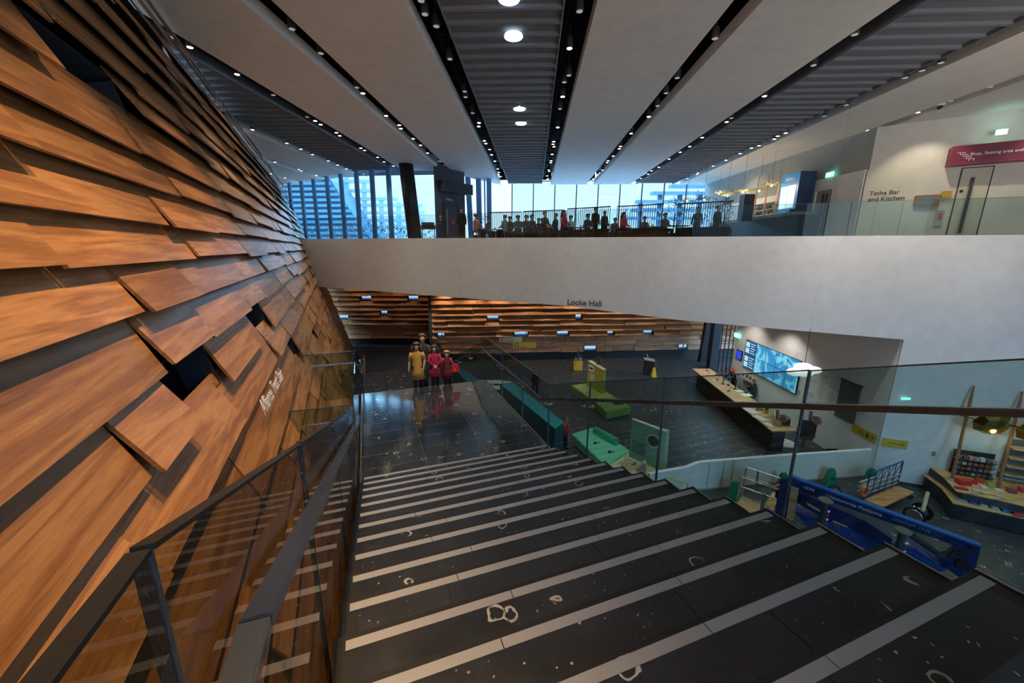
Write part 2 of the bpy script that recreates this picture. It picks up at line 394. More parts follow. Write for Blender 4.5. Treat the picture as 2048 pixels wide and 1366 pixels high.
# the left window line cuts the strips at an angle
WINL = [V((-19.5, 32.8)), V((-12.58, 28.3)), V((-7.0, 24.45)), V((-4.4, 24.3)), V((-2.9, 26.4)), V((-1.6, 31.0))]
def farend(u):                  # how far along a strip edge runs before the left glazing
    pts = [(w.x*PL.x+w.y*PL.y, w.x*PD.x+w.y*PD.y) for w in WINL]
    for (a, b) in zip(pts, pts[1:]):
        if a[0] <= u <= b[0]: return a[1]+(b[1]-a[1])*(u-a[0])/(b[0]-a[0])
    return far if u > pts[-1][0] else pts[0][1]
_fe = farend
def farend(u): return _fe(u)+(1.3 if -12.2 < u < -4.3 else .5 if u < -3.2 else 0)
baf = MB()
for (a, b) in spans:
    if (a, b) in [(-11.1, -8.6), (-1.93, .51), (7.28, 9.87)]:
        d = -7.0
        while d < min(farend(a), farend(b))-.3:
            # one tilted blade of the lapped baffle strip
            baf.hexa([PP(a+.03, d, CEIL+.0), PP(b-.03, d, CEIL+.0), PP(b-.03, d+.10, CEIL+.0), PP(a+.03, d+.10, CEIL+.0),
                      PP(a+.03, d+.0, CEIL+.11), PP(b-.03, d+.0, CEIL+.11), PP(b-.03, d+.10, CEIL+.11), PP(a+.03, d+.10, CEIL+.11)])
            d += .5
        baf.hexa([PP(a, -7, CEIL+.07), PP(b, -7, CEIL+.07), PP(b, farend(b), CEIL+.07), PP(a, farend(a), CEIL+.07), PP(a, -7, CEIL+.3), PP(b, -7, CEIL+.3), PP(b, farend(b), CEIL+.3), PP(a, farend(a), CEIL+.3)])
        for uu in (a, b-.03):
            baf.hexa([PP(uu, -7, CEIL-.01), PP(uu+.03, -7, CEIL-.01), PP(uu+.03, farend(uu), CEIL-.01), PP(uu, farend(uu), CEIL-.01), PP(uu, -7, CEIL+.3), PP(uu+.03, -7, CEIL+.3), PP(uu+.03, farend(uu), CEIL+.3), PP(uu, farend(uu), CEIL+.3)])
    else:
        n = max(1, int((b-a)/1.0)); 
        for k in range(n):
            ua, ub = a+(b-a)*k/n, a+(b-a)*(k+1)/n
            cl.hexa([PP(ua, -7, CEIL), PP(ub, -7, CEIL), PP(ub, farend(ub), CEIL), PP(ua, farend(ua), CEIL), PP(ua, -7, CEIL+.3), PP(ub, -7, CEIL+.3), PP(ub, farend(ub), CEIL+.3), PP(ua, farend(ua), CEIL+.3)])
ceil = struct(cl.build('ceiling', plaster_ceiling))
baf.build('baffle_strip', slat_m, ceil)
vo = MB()
vo.hexa([PP(-24, -7, CEIL+1.0), PP(24, -7, CEIL+1.0), PP(24, far+.1, CEIL+1.0), PP(-24, far+2.6, CEIL+1.0), PP(-24, -7, CEIL+1.2), PP(24, -7, CEIL+1.2), PP(24, far+.1, CEIL+1.2), PP(-24, far+2.6, CEIL+1.2)])
for a, b in slots:                # services in the slots: a tray and cross bars
    fe = min(farend(a), farend(b))-.2
    vo.hexa([PP(a-.05, fe, CEIL+.3), PP(b+.05, fe, CEIL+.3), PP(b+.05, fe+.05, CEIL+.3), PP(a-.05, fe+.05, CEIL+.3), PP(a-.05, fe, CEIL+1), PP(b+.05, fe, CEIL+1), PP(b+.05, fe+.05, CEIL+1), PP(a-.05, fe+.05, CEIL+1)])
    vo.beam(PP(a+.15, -6, CEIL+.45), PP(a+.15, fe, CEIL+.45), .12, .08)
    d = 3.0+a % 1
    while d < fe: vo.beam(PP(a, d, CEIL+.36), PP(b, d, CEIL+.36), .06, .05); d += 2.4
vo.build('service_void', darkvoid, ceil)

# ---- upper floor with its white face, which drops lower towards the right and becomes the hall's right wall
FM, FK = -.4, 18.52               # face line  y = FM*x + FK
FN = V((-FM, 1, 0)).normalized()*-1         # towards the camera
def FP(x, z, n=0): return V((x, FM*x+FK, z))+FN*n
fx = [(-16, CZ-2.1), (-11.3, CZ-2.2), (-.58, CZ-2.42), (2.48, CZ-2.47), (6.65, CZ-2.77), (8.74, CZ-2.84), (13.42, CZ-2.95)]
face = MB()
for (x0, z0), (x1, z1) in zip(fx, fx[1:]):
    face.hexa([FP(x0, z0), FP(x1, z1), FP(x1, z1, -.25), FP(x0, z0, -.25), FP(x0, UP), FP(x1, UP), FP(x1, UP, -.25), FP(x0, UP, -.25)])
face.hexa([FP(13.42, 0), FP(24, 0), FP(24, 0, -.25), FP(13.42, 0, -.25), FP(13.42, UP), FP(24, UP), FP(24, UP, -.25), FP(13.42, UP, -.25)])
wall_face = struct(face.build('wall_front', white_wall))
upf = MB().prism([(-17.5, FM*-17.5+FK+.25, UP-.5), (24, FM*24+FK+.25, UP-.5), (24, 31, UP-.5), (-17.5, 33, UP-.5)], (0, 0, .5)).build('floor_upper', darkgrey); struct(upf)
sf = MB()
for (x0, z0), (x1, z1) in zip(fx, fx[1:]):
    sf.hexa([FP(x0, z0, -.25), FP(x1, z1, -.25), (x1, 34, z1+.2), (x0, 34, z0+.2), FP(x0, z0+.06, -.25), FP(x1, z1+.06, -.25), (x1, 34, z1+.26), (x0, 34, z0+.26)])
struct(sf.build('ceiling_hall', white_m))
# reception wall under the upper floor
rw = MB().hexa([V((13.42, 13.25, 0)), V((13.62, 23.4, 0)), V((13.9, 23.4, 0)), V((13.7, 13.2, 0)), V((13.42, 13.25, CZ-2.7)), V((13.62, 23.4, CZ-2.7)), V((13.9, 23.4, CZ-2.7)), V((13.7, 13.2, CZ-2.7))])
struct(rw.build('wall_reception', white_m))
bs = MB(); bs.beam(FP(13.5, .06, .012), FP(24, .06, .012), .02, .12); struct(bs.build('baseboard_right', darkgrey))

# ---- far oak wall of the hall
def far_wall(x0, y0, x1, y1, ztop, seed, name, wins):
    rn = random.Random(seed); a = V((x0, y0, 0)); b = V((x1, y1, 0)); L = (b-a).length; d = (b-a)/L; n = V((d.y, -d.x, 0))
    def Q(s, z, k): return a+d*s+V((0, 0, z))+n*k
    back = MB().hexa([Q(0, 0, -.35), Q(L, 0, -.35), Q(L, 0, -.55), Q(0, 0, -.55), Q(0, ztop, -.35), Q(L, ztop, -.35), Q(L, ztop, -.55), Q(0, ztop, -.55)])
    bo = struct(back.build(name, darkvoid))
    pk = MB(); z = .62; i = 0
    while z < ztop:
        s = -rn.random()*1.2; h = .40
        slope = .14 if z < 1.8 else .34      # upper rows kick out like shelves
        while s < L:
            e = s+rn.choice([1.3, 1.7, 2.1, 2.5]); s0 = max(0, s); e0 = min(L, e)
            hit = [w for w in wins if w[2] == i and not (w[1] <= s0+.02 or w[0] >= e0-.02)]
            if hit:
                w = hit[0]
                if s0 < w[0]-.1: e = w[0]-.03; e0 = e
                else: s = w[1]+.01; continue
            if e0-s0 > .05:
                n0 = slope+rn.uniform(-.05, .07); g = .012; dz = rn.choice([0, 0, .03, -.03])
                pk.hexa([Q(s0+g, z+dz, n0), Q(e0-g, z+dz, n0), Q(e0-g, z+dz, n0-.035), Q(s0+g, z+dz, n0-.035),
                         Q(s0+g, z+h+.03, -.06 if slope > .3 else .02), Q(e0-g, z+h+.03, -.06 if slope > .3 else .02), Q(e0-g, z+h+.03, -.1), Q(s0+g, z+h+.03, -.1)])
                if slope > .3: pk.hexa([Q(s0+g, z+dz-.03, -.2), Q(e0-g, z+dz-.03, -.2), Q(e0-g, z+dz-.03, n0), Q(s0+g, z+dz-.03, n0), Q(s0+g, z+dz, -.2), Q(e0-g, z+dz, -.2), Q(e0-g, z+dz, n0), Q(s0+g, z+dz, n0)])
            s = e
        z += .42; i += 1
    for s_ in [k*2.1+.7 for k in range(int(L/2.1))]:
        pk.beam(Q(s_, .62, -.1), Q(s_, ztop, -.1), .04, .3, up=n)
    ang = math.atan2(d.y, d.x)
    build_aligned(pk, 'oak_boards', oak_far, ang, bo)
    pl = MB().hexa([Q(0, 0, -.3), Q(L, 0, -.3), Q(L, 0, -.1), Q(0, 0, -.1), Q(0, .62, -.3), Q(L, .62, -.3), Q(L, .62, -.1), Q(0, .62, -.1)])
    pl.build('plinth', black, bo)
    return bo, Q, L
fa = V((-5.9, 28.6, 0)); fb = V((21.5, 31.1, 0))
def s_of(px, y=None):
    q = ray((px, y)); d = (fb-fa).normalized(); n = V((d.y, -d.x, 0)); s = (fa-V((0,0,0))).dot(n)/V((q.x, q.y, 0)).dot(n)
    P = V((q.x, q.y, 0))*s; return (P-fa).dot(d), CZ+q.z*s
FW = [(882, 665, 14), (986, 630, 24), (1157, 630, 14), (1042, 664, 28), (1125, 664, 24), (1220, 665, 14), (1295, 664, 20), (1180, 699, 26), (1365, 696, 20)]
winr = []
for (px, py, wpx) in FW:
    s, z = s_of(px, py); i = round((z-.62-.2)/.42); w = wpx/26.5
    winr.append((s-w/2, s+w/2, i))
wall_back, QB, LB = far_wall(fa.x, fa.y, fb.x, fb.y, CZ-2.2, 5, 'wall_back', winr)
fa2 = V((-19, 33.6, 0)); fb2 = V((-5.6, 33.8, 0))
def s_of2(px, y):
    q = ray((px, y)); d = (fb2-fa2).normalized(); n = V((d.y, -d.x, 0)); s = fa2.dot(n)/V((q.x, q.y, 0)).dot(n)
    P = V((q.x, q.y, 0))*s; return (P-fa2).dot(d), CZ+q.z*s
winr2 = []
for (px, py, wpx) in [(733, 596, 20), (827, 596, 20), (687, 629, 20), (769, 629, 13)]:
    s, z = s_of2(px, py); winr2.append((s-wpx/23/2, s+wpx/23/2, round((z-.62-.2)/.42)))
wall_back2, QB2, LB2 = far_wall(fa2.x, fa2.y, fb2.x, fb2.y, CZ-1.9, 9, 'wall_back_left', winr2)
# reveal joining both walls
struct(MB().hexa([V((-6.1, 28.4, 0)), V((-5.85, 28.4, 0)), V((-5.4, 34.2, 0)), V((-5.9, 34.2, 0)), V((-6.1, 28.4, CZ-2.2)), V((-5.85, 28.4, CZ-2.2)), V((-5.4, 34.2, CZ-2.2)), V((-5.9, 34.2, CZ-2.2))]).build('wall_return', darkgrey))
lit_m = mat('daylit_pane', (.3, .5, .7), .3, emit=(.50, .74, 1.0), es=.75)
litlow = mat('daylit_sill', (.05, .14, .35), .3, emit=(.06, .2, .5), es=.35)
k = 1
for (ws, Q) in ((winr, QB), (winr2, QB2)):
    for (a, b, i) in ws:
        z = .62+i*.42
        fr = MB()
        for (sa, sb, za, zb) in ((a, b, z, z+.03), (a, b, z+.40, z+.43), (a, a+.03, z, z+.42), (b-.03, b, z, z+.42)):
            fr.hexa([Q(sa, za, -.15), Q(sb, za, -.15), Q(sb, za, .05), Q(sa, za, .05), Q(sa, zb, -.15), Q(sb, zb, -.15), Q(sb, zb, .05), Q(sa, zb, .05)])
        fo = struct(fr.build('window_%d' % k, navy))
        MB().hexa([Q(a+.03, z+.13, -.12), Q(b-.03, z+.13, -.12), Q(b-.03, z+.13, -.08), Q(a+.03, z+.13, -.08), Q(a+.03, z+.40, -.12), Q(b-.03, z+.40, -.12), Q(b-.03, z+.40, -.08), Q(a+.03, z+.40, -.08)]).build('pane', lit_m, fo)
        MB().hexa([Q(a+.03, z+.03, -.12), Q(b-.03, z+.03, -.12), Q(b-.03, z+.03, -.08), Q(a+.03, z+.03, -.08), Q(a+.03, z+.17, -.12), Q(b-.03, z+.17, -.12), Q(b-.03, z+.17, -.08), Q(a+.03, z+.17, -.08)]).build('lower_pane', litlow, fo)
        k += 1
WIN_N = k

# ---- upper glazing
def glazing(name, a, b, z0, z1, n, w, dep, m, lean=V((0,0,0)), skip=(), fr=True):
    a = V(a); b = V(b); up = V((0, 0, z1-z0))
    f = MB(); d = (b-a)/n
    for i in range(n+1):
        if i in skip: continue
        p = a+d*i
        f.beam(V((p.x, p.y, z0)), V((p.x, p.y, z1))+lean, w, dep, up=V((d.y, -d.x, 0)))
    for z in (z0+.03, z1-.03):
        q = lean*((z-z0)/(z1-z0)); f.beam(V((a.x, a.y, z))+q, V((b.x, b.y, z))+q, .08, .06)
    o = struct(f.build(name, m))
    g = MB()
    dn = V((d.y, -d.x, 0)).normalized()*.01
    for i in range(n):
        p, q = a+d*i, a+d*(i+1)
        A = V((p.x, p.y, z0)); B = V((q.x, q.y, z0)); C = V((q.x, q.y, z1))+lean; E = V((p.x, p.y, z1))+lean
        g.hexa([A-dn, B-dn, B+dn, A+dn, E-dn, C-dn, C+dn, E+dn])
    g.build('glass_pane', win_glass, o)
    return o
wf0 = aty((970, 400), 30.9); wf1 = aty((1335, 400), 30.25)
ux = PP(-1.7, 30.95, 0); uy = PP(15.7, 30.95, 0)
glazing('window_%d' % WIN_N, (ux.x, ux.y), (uy.x, uy.y), UP, CEIL+.3, 11, .07, .12, mat('mullion', (.02, .05, .10), .4))
# left slanting glazing with broad fins (leans outwards at the top)
gl = MB(); gfr = MB()
fins = [(556, 370, 570), (578, 365, 590), (602, 361, 613), (626, 357, 638), (653, 352, 664), (681, 347, 691), (712, 341, 721), (743, 336, 751), (776, 334, 784)]
topl = []
for (xt, yt, xb) in fins:
    tp = at((xt, yt), CEIL+.05)
    q = ray((xb, 478)); k_ = (tp.y-.6)/q.y; bp = V((q.x*k_, q.y*k_, UP))
    topl.append((tp, bp))
fo = MB()
for tp, bp in topl: fo.beam(bp, tp+V((0,0,.2)), .34, .10, up=V((.55, .83, 0)))
fobj = struct(fo.build('window_%d' % (WIN_N+1), fin_m))
g = MB()
nn = V((.55, .83, 0))
chain = topl+[(V((-7.0, 24.6, CEIL)), V((-6.7, 24.3, UP))), (V((-4.5, 24.3, CEIL)), V((-4.4, 24.2, UP)))]
for (t0, b0), (t1, b1) in zip(chain, chain[1:]):
    o_ = V((.01, .015, 0))
    g.hexa([b0, b1, b1+o_, b0+o_, t0+V((0,0,.2)), t1+V((0,0,.2)), t1+o_+V((0,0,.2)), t0+o_+V((0,0,.2))])
g.build('glass_pane', win_glass, fobj)
# fins between the dark core and the far front
fo2 = MB()
for (xt, xb, w) in ((936, 943, .35), (957, 960, .35), (969, 971, .08), (978, 979, .32)):
    q = ray((xt, 365)); a_ = V((q.x, q.y, 0))*(28.6/q.y); q = ray((xb, 478)); b_ = V((q.x, q.y, 0))*(28.6/q.y)
    fo2.beam(V((b_.x, b_.y, UP)), V((a_.x, a_.y, CEIL+.2)), w, .3, up=(0, 1, 0))
struct(fo2.build('window_%d' % (WIN_N+2), fin_m))

# ---- right side of the upper floor
RX = 13.9
wr = MB()
wr.cur = 0; wr.hexa([V((RX, 16.5, UP+2.35)), V((RX, 30.2, UP+2.35)), V((RX+.3, 30.2, UP+2.35)), V((RX+.3, 16.5, UP+2.35)), V((RX, 16.5, CEIL)), V((RX, 30.2, CEIL)), V((RX+.3, 30.2, CEIL)), V((RX+.3, 16.5, CEIL))])
wall_r = struct(wr.build('wall_right', grey_wall))
wr2 = MB().hexa([V((RX, 20.4, UP)), V((RX, 30.2, UP)), V((RX+.3, 30.2, UP)), V((RX+.3, 20.4, UP)), V((RX, 20.4, UP+2.35)), V((RX, 30.2, UP+2.35)), V((RX+.3, 30.2, UP+2.35)), V((RX+.3, 20.4, UP+2.35))])
wr2.hexa([V((RX-.12, 16.55, UP)), V((RX-.12, 18.05, UP)), V((RX+.3, 18.05, UP)), V((RX+.3, 16.55, UP)), V((RX-.12, 16.55, UP+2.6)), V((RX-.12, 18.05, UP+2.6)), V((RX+.3, 18.05, UP+2.6)), V((RX+.3, 16.55, UP+2.6))])
wr2.hexa([V((RX-.12, 19.0, UP)), V((RX-.12, 20.4, UP)), V((RX+.3, 20.4, UP)), V((RX+.3, 19.0, UP)), V((RX-.12, 19.0, UP+2.6)), V((RX-.12, 20.4, UP+2.6)), V((RX+.3, 20.4, UP+2.6)), V((RX+.3, 19.0, UP+2.6))])
wr2.hexa([V((RX-.12, 18.05, UP+2.1)), V((RX-.12, 19.0, UP+2.1)), V((RX+.3, 19.0, UP+2.1)), V((RX+.3, 18.05, UP+2.1)), V((RX-.12, 18.05, UP+2.6)), V((RX-.12, 19.0, UP+2.6)), V((RX+.3, 19.0, UP+2.6)), V((RX+.3, 18.05, UP+2.6))])
wr2.build('lower_wall', white_m, wall_r)
ka = V((RX, 16.5, 0)); kb = V((24, 9.4, 0)); kd = (kb-ka).normalized(); kn = V((kd.y, -kd.x, 0))
if kn.y > 0: kn = -kn
def KP(s, z, n=0): return ka+kd*s+V((0, 0, z))+kn*n
wk = MB().hexa([KP(0, UP), KP(13, UP), KP(13, UP, -.3), KP(0, UP, -.3), KP(0, CEIL), KP(13, CEIL), KP(13, CEIL, -.3), KP(0, CEIL, -.3)])
wall_k = struct(wk.build('wall_landing', warm_wall))

# ---- sill under the far windows
sl_ = MB(); sl_.beam(V((ux.x, ux.y-.25, UP+.36)), V((uy.x, uy.y-.25, UP+.36)), .3, .72); struct(sl_.build('trim_1', darkgrey))
# quay outside
struct(MB().box((-10, 84, -.2), (190, 100, .4)).build('ground_outside', mat('quay_paving', (.66, .72, .78), .6)))
# ---- walls out of frame that close the room
cb = MB()
cb.box((20, 0, 6.5), (.4, 24, 13)); struct(cb.build('wall_side', white_m))
cb = MB(); cb.box((5, -8, 1.5), (32, .4, 3.2)); cb.box((-2, -8, 8), (18, .4, 10.5)); cb.box((17, -8, 9), (6, .4, 12))
struct(cb.build('wall_rear', white_m))
glazing('window_%d' % (WIN_N+3), (7, -8), (14, -8), 3.1, CEIL, 5, .08, .15, mat('mullion', (.02, .05, .10), .4))

# ================================================================== THE STAIR
ST = root('staircase', 'wide dark fossil-limestone staircase with pale nosing strips descending to a landing', 'staircase', SP(1.5, 6, -8.3))
for _m, _s in ((slate, 1.0), (slate_tread, .6)): _m.node_tree.nodes['Principled BSDF'].inputs['Specular IOR Level'].default_value = _s
slate.node_tree.nodes['Principled BSDF'].inputs['Coat Weight'].default_value = 1.0; slate.node_tree.nodes['Principled BSDF'].inputs['Coat Roughness'].default_value = .12
TL, TR = -.33, 3.30
def edge_l(d): return TL
def step_box(mb, t0, t1, d0, d1, z, th):
    mb.hexa([SP(t0, d0, z-th), SP(t1, d0, z-th), SP(t1, d1, z-th), SP(t0, d1, z-th), SP(t0, d0, z), SP(t1, d0, z), SP(t1, d1, z), SP(t0, d1, z)])
brd = mat('tread_border', (.008, .010, .013), .45)
def strip(parent, d, z):
    s = MB(); t = TL+.06; cuts = [TL+.06, (.845 if True else 0), 2.03, TR-.04]
    sh = (d*1.7) % .5
    cuts = [TL+.06, .3+sh, 1.55+sh, TR-.04]
    for a, b in zip(cuts, cuts[1:]): s.hexa([SP(a+.003, d, z-.002), SP(b-.003, d, z-.002), SP(b-.003, d+.065, z-.002), SP(a+.003, d+.065, z-.002), SP(a+.003, d, z+.003), SP(b-.003, d, z+.003), SP(b-.003, d+.065, z+.003), SP(a+.003, d+.065, z+.003)])
    return s.build('nosing_strip', nosing_m, parent)
def tread_mesh(d0, d1, z, name='tread'):
    m = MB(); th = .20; sh = (d0*1.7) % .5; cs = [TL+.12, .3+sh, 1.55+sh, TR-.13]
    m.cur = 1; step_box(m, TL, TR, d0, d1, z-.004, th)
    m.cur = 0
    for a, b in zip(cs, cs[1:]): step_box(m, a+.003, b-.003, d0+.0, d1-.035, z, .02)
    o = m.build(name, [slate_tread, brd], ST); return o
# treads from the top landing (k=15) down to the first step above the landing
for k in range(1, 15):
    z = -3.95+.15*k; d_n = 6.67-.42*k              # position of this level's nosing strip
    d1 = d_n+.075+.03; d0 = d_n-.42+.105-.03
    o = tread_mesh(d0, d1, z); strip(o, d_n, z)
o = MB(); step_box(o, TL, TR+3, -4.0, .50, -1.70, .2); o = o.build('top_landing', slate_tread, ST)
lz = MB(); step_box(lz, TL, TR, 6.34, 11.14, -3.95, .22); lo = lz.build('landing', slate, ST); strip(lo, 6.67, -3.95)
un = MB(); # solid carcass under the flights
un.hexa([SP(TL+.05, 6.5, -8.3), SP(TR-.05, 6.5, -8.3), SP(TR-.05, 11.1, -8.3), SP(TL+.05, 11.1, -8.3), SP(TL+.05, 6.5, -4.17), SP(TR-.05, 6.5, -4.17), SP(TR-.05, 11.1, -4.17), SP(TL+.05, 11.1, -4.17)])
un.hexa([SP(TL+.05, -4, -3.3), SP(TR-.05, -4, -3.3), SP(TR-.05, 6.5, -4.8), SP(TL+.05, 6.5, -4.8), SP(TL+.05, -4, -1.9), SP(TR-.05, .45, -2.0), SP(TR-.05, 6.5, -4.15), SP(TL+.05, 6.5, -4.15)])
un.build('soffit', darkgrey, ST)
# second flight and the lower landing
for k in range(1, 14):
    z = -3.95-.15*k; d_n = 11.1+.42*(k-1)
    m = MB(); step_box(m, TL, TR, d_n, d_n+.46, z, .3); o = m.build('tread', slate_tread, ST)
lz = MB(); step_box(lz, TL-.1, TR, 16.56, 20.0, -6.05, .3); lz.build('lower_landing', slate, ST)
for k in range(1, 15):
    z = -6.05-.15*k; d_n = 20.0+.42*(k-1)
    m = MB(); step_box(m, TL, TR, d_n, d_n+.46, z, .3 if z-.3 > -8.3 else z+8.3); o = m.build('tread', slate_tread, ST)
trim = MB()   # thin pale edge line along the right side
trim.beam(SP(TR-.01, 6.4, -3.945), SP(TR-.01, 11.1, -3.945), .02, .012); trim.beam(SP(TL+.01, 6.4, -3.945), SP(TL+.01, 11.1, -3.945), .012, .012)
for k in range(0, 15):
    d = 6.67-.42*k; trim.beam(SP(TR-.01, d-.34, -3.945+.15*k), SP(TR-.01, d+.1, -3.945+.15*k), .014, .01)
trim.build('edge_trim', steel, ST)

# ---- glass balustrades
def panel(mb, a0, a1, z0a, z0b, z1a, z1b, t, th=.022):
    mb.hexa([SP(t, a0, z0a), SP(t, a1, z0b), SP(t+th, a1, z0b), SP(t+th, a0, z0a), SP(t, a0, z1a), SP(t, a1, z1b), SP(t+th, a1, z1b), SP(t+th, a0, z1a)])
SL = -.15/.42
def nose(d): return -3.95+(6.67-d)*.15/.42          # pitch line
def balustrade(name, label, side, t, joints, g, railt, dkink, zt_level, top_t=.26, rail_m=dsteel, near=-1.6, trimw=.022):
    R_ = root(name, label, 'balustrade', SP(t, 6.0, -3.95))
    def ztop(d): return min(nose(d)+1.34, zt_level) if d < 6.8 else max(nose(d)+1.30, -2.64)
    for a, b in zip(joints, joints[1:]):
        p = MB(); lo_a = nose(min(a, 6.67))-.25; lo_b = nose(min(b, 6.67))-.25
        if a < .7: lo_a = max(lo_a, -2.1) if False else -2.05
        panel(p, a+.006, b-.006, lo_a, lo_b, ztop(a), ztop(b), t); o = p.build('glass_panel', g, R_)
        e = MB(); e.beam(SP(t+.011, a+.006, ztop(a)+.004), SP(t+.011, b-.006, ztop(b)+.004), trimw, .010); e.build('top_trim', edge_m if trimw < .03 else black, o)
        e = MB(); e.beam(SP(t+.011, a, lo_a), SP(t+.011, a, ztop(a)), .026, .014, up=D); e.build('joint_clip', dsteel, o)
    return R_, ztop
# right balustrade
jr = [-1.2, .35, 2.02, 3.6, 5.27, 6.77, 8.2, 9.7, 11.35]
BR, zr = balustrade('glass_balustrade', 'glass balustrade with flat metal handrail along the right side of the stair', 1, TR+.02, jr, glass, 0, 0, 5)
railp = [(-1.4, nose(-1.4)+1.05), (6.95, nose(6.95)+1.05), (7.1, -3.0), (11.3, -3.0), (11.75, -3.15)]
rl = MB()
for (a, za), (b, zb) in zip(railp, railp[1:]): rl.beam(SP(TR-.075, a, za), SP(TR-.075, b, zb), .055, .045)
rl.build('handrail', dsteel, BR, bevel=.006)
def bracket(parent, t_rail, t_glass, d, z):
    b = MB(); n = SP(1, 0, 0)-SP(0, 0, 0); sgn = 1 if t_glass > t_rail else -1
    b.tube([SP(t_rail, d, z-.02), SP(t_rail, d, z-.075), SP(t_rail+sgn*.012, d, z-.10), SP(t_rail+sgn*.04, d, z-.11), SP(t_glass, d, z-.11)], .011, 8)
    m = Matrix.Rotation(STAIR_ANG, 3, 'Z') @ Matrix.Rotation(R(90), 3, 'Y')
    b.lathe(SP(t_glass, d, z-.11), [(.034, -.012), (.034, .012)], 14, m)
    b.build('rail_bracket', steel, parent, smooth=False)
for j in jr[1:-1]:
    for dd in (-.13, .13):
        d = j+dd; z = nose(d)+1.05 if d < 7 else -3.0
        bracket(BR, TR-.075, TR+.015, d, z-.02)
# left balustrade, seen from very near; level at the top landing
jl = [-.9, .72, 2.1, 3.7, 5.3, 6.9]
BL, zl = balustrade('glass_balustrade', 'glass balustrade with broad dark handrail beside the leaning oak wall, left of the stair', -1, -.385, jl, glass_l, 0, 0, -.43, rail_m=dsteel, trimw=.034)
rl = MB(); kd_ = .92; zk = -.875
rlp = [(-1.0, zk), (kd_, zk), (6.95, nose(6.95)+1.055), (7.25, -2.99)]
for (a, za), (b, zb) in zip(rlp, rlp[1:]): rl.beam(SP(-.305, a, za), SP(-.305, b, zb), .069, .04)
rl.build('handrail', dsteel, BL, bevel=.004)
for j in jl[1:]:
    for dd in (-.13, .13):
        d = j+dd; z = nose(d)+1.05 if d < 7 else -3.0
        if d > 1.5 and d < 7: bracket(BL, -.295, -.38, d, z-.02)
# left guard along the landing + returns that close the gap to the oak wall
for (d0, zt, zr_, tw, lb) in ((6.95, -2.64, -2.90, -1.45, 'short glass guard closing the gap to the oak wall, nearest the viewer'),
                          (11.15, -2.72, -3.03, -1.95, 'short glass guard to the oak wall at the far edge of the landing'),
                          (16.6, -4.78, -5.08, -1.8, 'short glass guard beside the oak wall above the lower landing')):
    G_ = root('glass_guard', lb, 'balustrade', SP(-.4, d0, zt-1.3), group=None)
    p = MB(); p.hexa([SP(tw, d0, zt-1.32), SP(-.40, d0, zt-1.32), SP(-.40, d0+.02, zt-1.32), SP(tw, d0+.02, zt-1.32), SP(tw, d0, zt), SP(-.40, d0, zt), SP(-.40, d0+.02, zt), SP(tw, d0+.02, zt)])
    p.build('glass_panel', glass, G_)
    p = MB(); p.beam(SP(tw, d0+.01, zt+.004), SP(-.4, d0+.01, zt+.004), .024, .01); p.build('top_trim', edge_m, G_)
    p = MB(); p.beam(SP(tw+.1, d0-.08, zr_), SP(-.36, d0-.08, zr_), .05, .04); p.build('handrail', steel, G_)
    p = MB(); p.tube([SP(tw+.35, d0-.08, zr_-.02), SP(tw+.35, d0-.08, zr_-.1), SP(tw+.35, d0, zr_-.11)], .012, 8); p.build('rail_bracket', steel, G_)
GL = root('glass_balustrade', 'glass balustrade along the left edge of the landing and the flight below', 'balustrade', SP(-.36, 11, -3.95))
def nose2(d): return -3.95-(d-11.1)*.15/.42
for a, b in ((7.3, 9.2), (9.2, 11.1)):
    p = MB(); panel(p, a, b-.01, -4.1, -4.1, -2.68, -2.68, -.375); p.build('glass_panel', glass, GL)
for a, b in ((11.1, 13.0), (13.0, 14.8), (14.8, 16.6)):
    p = MB(); panel(p, a, b-.01, nose2(a)-.2, nose2(b)-.2, nose2(a)+1.27, nose2(b)+1.27, -.375); p.build('glass_panel', glass, GL)
rl = MB()
for (a, za), (b, zb) in zip([(11.2, -3.0), (16.6, nose2(16.6)+1.0), (17.0, -5.1), (19.9, -5.1)], [(16.6, nose2(16.6)+1.0), (17.0, -5.1), (19.9, -5.1), (25, -6.9)]): rl.beam(SP(-.29, a, za), SP(-.29, b, zb), .05, .045)
rl.build('handrail', steel, GL)
for d in (11.4, 12.9, 13.1, 14.6, 14.9, 16.4, 17.2, 18.6, 19.7): bracket(GL, -.29, -.37, d, (nose2(d)+1.0 if d < 16.6 else -5.1)-.02)
for d, z in ((11.08, -3.95), (16.6, -6.05)):
    p = MB(); p.beam(SP(-.42, d, z-.3), SP(-.42, d, z+1.2), .06, .10, up=D); p.build('post', navy, GL)
GR = root('glass_balustrade', 'glass balustrade with pale blue handrail going down beyond the landing, right of the children', 'balustrade', SP(3.4, 14, -5))
for a, b in ((11.36, 13.0), (13.0, 14.8), (14.8, 16.6)):
    p = MB(); panel(p, a, b-.01, nose2(a)-.2, nose2(b)-.2, nose2(a)+1.27, nose2(b)+1.27, TR+.02); p.build('glass_panel', glass, GR)
p = MB(); panel(p, 16.6, 20.0, -6.2, -6.2, -4.78, -4.78, TR+.02); p.build('glass_panel', glass, GR)
rl = MB()
for (a, za), (b, zb) in zip([(11.35, -3.03), (16.6, nose2(16.6)+1.0), (17.0, -5.1)], [(16.6, nose2(16.6)+1.0), (17.0, -5.1), (20, -5.1)]): rl.beam(SP(TR-.07, a, za), SP(TR-.07, b, zb), .05, .045)
rl.build('handrail', dsteel, GR)
for d in (12.9, 13.1, 14.7, 14.9, 16.4): bracket(GR, TR-.07, TR+.02, d, nose2(d)+.98)

